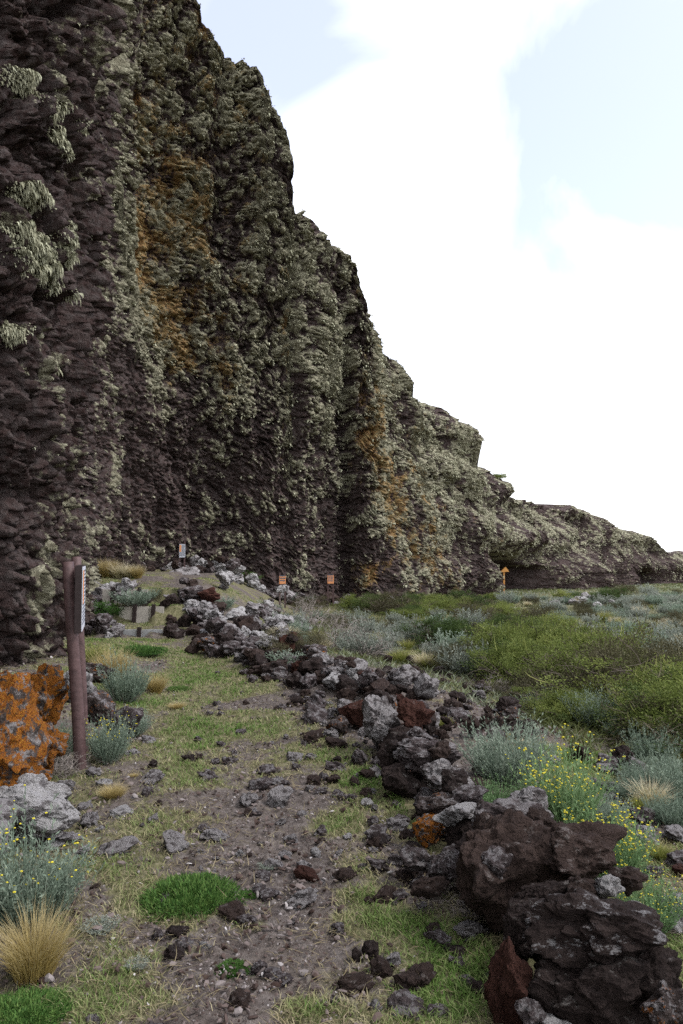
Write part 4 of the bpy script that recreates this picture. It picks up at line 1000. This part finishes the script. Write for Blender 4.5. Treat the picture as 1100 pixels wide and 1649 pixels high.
# ------------------------------------------------------------------ signs and terrace boards
def bevbox(name, dims, mat, loc=(0, 0, 0), rot=(0, 0, 0), parent=None, bev=.004, **k):
    bm = bmesh.new(); bmesh.ops.create_cube(bm, size=1); bmesh.ops.scale(bm, vec=dims, verts=bm.verts)
    bmesh.ops.bevel(bm, geom=bm.edges[:], offset=min(bev, min(dims) * .3), segments=2, affect='EDGES')
    me = bpy.data.meshes.new(name); bm.to_mesh(me); bm.free(); me.materials.append(M[mat])
    return put(name, me, loc, rot, parent=parent, **k)
def pole(name, p0, p1, r, mat, parent, wob=.0):
    p0, p1 = np.array(p0, float), np.array(p1, float); t = np.linspace(0, 1, 14)[:, None]
    pts = p0 + (p1 - p0) * t + np.c_[np.sin(t * 5) * wob, np.cos(t * 4) * wob, t * 0]
    V, Fs, _ = tube(pts, r * (1.06 - .1 * t[:, 0]), 16)
    n = len(V); c = len(V) - 16
    V = np.concatenate([V, pts[-1:] + [0, 0, .004]]); fs = Fs + [np.array([[c + i, c + (i + 1) % 16, n] for i in range(16)])]
    return put(name, mesh_from(name, V, fs, None, True, M[mat]), parent=parent)
def signboard(parent, w, h, th, back, face, lines, accent, loc, rotz):
    """upright board facing -Y of its own frame"""
    bd = bevbox('board', (w, th, h), back, loc, (0, 0, rotz), parent)
    fc = bevbox('face', (w * .95, .006, h * .96), face, (0, -th / 2 - .002, 0), parent=bd, bev=.001)
    rg = np.random.RandomState(int(w * 1000)); Vs, Fs, off = [], [], 0
    def quad(x0, x1, z0, z1, y): 
        return np.array([(x0, y, z0), (x1, y, z0), (x1, y, z1), (x0, y, z1)])
    rows = []
    for i in range(lines):
        z = h * .40 - i * h * .84 / lines; x0 = -w * .42 if (i > lines * .58 or not accent) else -w * .08
        rows.append(quad(x0, w * (.42 - .06 * rg.rand()), z, z + h * .42 / lines, -.0045))
    V = np.concatenate(rows); f = np.arange(len(rows))[:, None] * 4 + np.arange(4)
    put('lettering', mesh_from('lettering', V, [f], None, False, M['sign_text']), parent=fc)
    if accent: put('picture', mesh_from('picture', quad(-w * .44, -w * .14, -h * .08, h * .43, -.0045), [np.array([[0, 1, 2, 3]])], None, False, M[accent]), parent=fc)
    return bd
# near information sign
gx, gy, gz = ground_at(131, 1240)
sg = put('information_sign', None, (gx, gy, gz), label='brown information sign seen edge-on, on two leaning round posts beside the path', cat='sign', group='signs along the cliff')
top = at(111, 905, gy + .03)
pole('post', (0, 0, -.15), (top[0] - gx, .03, top[2] - gz), .043, 'post', sg, .006)
t2 = at(124, 897, gy + .62); b2 = (t2[0] - gx + .085, .60, zg(gx, gy + .6) - gz - .1)
pole('post', b2, (t2[0] - gx, .62, t2[2] - gz), .040, 'post', sg, .005)
c = at(128.5, 962, 5.74)
bd = signboard(sg, .56, .47, .048, 'board_edge', 'sign_white', 15, 'sign_orange', (c[0] - gx, c[1] - gy, c[2] - gz), math.radians(106.5))
bd.rotation_euler = (0, math.radians(0), math.radians(106.2))
def small_sign(px, pytop, pybase, dep, wpx, hpx, label, face, lines, accent, rz=0.):
    c = at(px, pytop + hpx / 2, dep); k = dep / F; zb = min(float(zg(c[0], dep)), EYE - (pybase - 890) / F * dep)
    s = put('information_sign', None, (c[0], dep, zb), (0, 0, rz), label=label, cat='sign', group='signs along the cliff')
    h = c[2] - zb
    for sx in (-.38, .38): bevbox('post', (.055, .055, h + hpx * k * .5 + .14), 'post', (sx * wpx * k, .04, (h + hpx * k * .5 + .14) / 2 - .04), parent=s)
    signboard(s, wpx * k, hpx * k, .03, 'board_edge', face, lines, accent, (0, 0, h), 0)
small_sign(293.5, 876, 914, 26.2, 10, 22, 'white information sign with orange picture on twin posts above the pale boulder', 'sign_white', 14, 'sign_orange', .2)
small_sign(455, 927, 950, 25.0, 11, 13.5, 'orange marker sign rising behind the white rock heap', 'sign_orange', 3, None, .1)
small_sign(532.5, 925.5, 960, 28.5, 11, 14.5, 'orange marker sign on two tall posts at the foot of the bay', 'sign_orange', 4, None, .05)
# triangular marker by the cave
c = at(813, 917, 42.0); k = 42 / F
s = put('triangular_sign', None, (c[0], 42.0, zg(c[0], 42.) - .05), label='ochre triangular sign on a post at the mouth of the dark cave', cat='sign', group='signs along the cliff')
hh = c[2] - s.location.z
tri = np.array([(-7, 0, -4.5), (7, 0, -3.5), (1.5, 0, 4)]) * k; V = np.concatenate([tri + [0, -.02, 0], tri + [0, .25, 0]])
put('board', mesh_from('board', V + [0, 0, hh], [np.array([[0, 1, 2], [5, 4, 3]]), np.array([[0, 3, 4, 1], [1, 4, 5, 2], [2, 5, 3, 0]])], None, False, M['sign_rust']), parent=s)
bevbox('post', (.08, .08, hh + .1), 'sign_rust', (-.03, .1, (hh - .25) / 2), parent=s)
# terrace boards
def terrace(x0, x1, y, zb, h, stakes, mat, label, name='terrace_board'):
    s = put(name, None, ((x0 + x1) / 2, y, zb), label=label, cat='retaining board', group='boards holding the terraces')
    m = 3; w = (x1 - x0) / m
    for i in range(m):
        bevbox('plank', (w - .012, .035, h + .12), mat, (x0 + w * (i + .5) - (x0 + x1) / 2, 0, h / 2 - .06), (0, 0, 0), s, .006)
    for xs in stakes: bevbox('stake', (.075, .06, h + .2), 'stake', (xs - (x0 + x1) / 2, -.05, h / 2 - .05), (0, .05, 0), s)
def X(px, dep): return (px - 550) / F * dep
terrace(X(200, 14.96), X(296, 14.96), 14.96, 0.0, .14, [X(p, 14.96) for p in (197, 227, 269)], 'plank_grey', 'low grey board with three stakes edging the lowest terrace')
terrace(X(193, 16.06), X(266, 16.06), 16.06, .15, .35, [X(p, 16.06) for p in (219, 249)], 'plank', 'tall pale board with two dark stakes holding the middle terrace')
terrace(X(166, 17.36), X(240, 17.36), 17.36, .50, .29, [X(p, 17.36) for p in (184, 226)], 'plank', 'upper pale board half hidden by the blue-green shrub')

# ------------------------------------------------------------------ labels that tell the repeats apart
def LMK(name, px, py): x, y, z = ground_at(px, py); LM.append((name, x, y))
for nm, px, py in (('sign post foot', 131, 1243), ('orange lichen boulder', 50, 1330), ('straw tussock', 60, 1575), ('wide green cushion', 305, 1450), ('tiny green cushion', 399, 1440), ('golden tussock', 182, 1095), ('flat golden tuft', 285, 1142),
                   ('rust-red boulder', 669, 1215), ('tall pale grey rock', 616, 1215), ('huge jagged boulder', 830, 1500), ('upright grey block', 715, 1300), ('orange-lichened stone', 690, 1362), ('lowest terrace board', 245, 1020),
                   ('lower white heap', 450, 1030), ('upper white heap', 400, 945), ('first orange sign', 455, 950), ('pale boulder', 300, 938), ('pale leafless shrub', 540, 1045), ('domed grey-green shrub', 815, 1262), ('bright turf', 930, 1222),
                   ('pale-plumed tussock', 1050, 1300), ('fresh green tussock', 1062, 1385), ('far stone heap', 950, 972), ('cave mouth', 838, 958), ('second orange sign', 532, 962), ('low dead shrub', 800, 1120), ('brown-plumed tussock', 682, 1075),
                   ('round bright green shrub', 165, 1003), ('path bottom', 450, 1640), ('silvery dead shrub', 590, 1060), ('flowering slab shrub', 1045, 1500), ('golden ledge tussocks', 165, 930), ('stony track middle', 470, 1330), ('small lower cushion', 375, 1562), ('flat grey stone', 245, 1255)): LMK(nm, px, py)
ORD = ['largest', 'second largest', 'third largest', 'fourth largest', 'fifth largest', 'sixth largest', 'seventh largest', 'eighth largest', 'ninth largest', 'tenth largest', 'eleventh largest', 'twelfth largest', 'thirteenth largest', 'fourteenth largest', 'fifteenth largest'] + [f'{k}th largest' for k in range(16, 21)] + [f'{k}st largest' if k % 10 == 1 else f'{k}nd largest' if k % 10 == 2 else f'{k}rd largest' if k % 10 == 3 else f'{k}th largest' for k in range(21, 60)]
FAM = {'foot': ('fallen block', 'lying', 'fallen blocks at the cliff foot'), 'wall': ('lava rock', 'in the wall', 'rocks of the dry stone wall'), 'rubble': ('lava rock', 'tumbled', 'rocks tumbled beyond the wall'), 'pale': ('rock', 'heaped', 'rocks of the pale heaps'), 'meadow': ('rock', 'lying', 'rocks beside the meadow turf'),
       'loose': ('stone', 'lying', 'loose stones on the path'), 'bush': ('bush', 'growing', 'bushes of the thicket'), 'low': ('low shrub', 'growing', 'low shrubs of the meadow'), 'tuft': ('grass tussock', 'growing', 'tussocks of the meadow'), 'ledge': ('grass tussock', 'growing', 'golden tussocks on the ledge')}
buckets = {}
for o, word, size, fam in REG:
    x, y = o.location.x, o.location.y
    best = min(LM, key=lambda l: math.hypot(x / y - l[1] / l[2], 1.2 * (math.log(y) - math.log(l[2])) * .5))
    dx, dy = (x - best[1]) / y, math.log(y / best[2]) * .5
    rel = ('right of' if dx > 0 else 'left of') if abs(dx) > abs(dy) else ('beyond' if dy > 0 else 'this side of')
    buckets.setdefault((fam, word, rel, best[0]), []).append((size, o))
for (fam, word, rel, nm), lst in buckets.items():
    lst.sort(key=lambda t: -t[0]); noun, how, grp = FAM[fam]
    for i, (s_, o) in enumerate(lst):
        o['group'] = grp
        word_ = word.replace(' lava', '') if 'lava' in noun else word
        o['label'] = f"{word_} {noun} {how} {rel} the {nm}" if len(lst) == 1 else f"{word_} {noun}, {ORD[min(i, 58)]} {how} {rel} the {nm}"
print('things', len([o for o in COL.objects if o.get('category')]), 'verts', sum(len(m.vertices) for m in bpy.data.meshes))
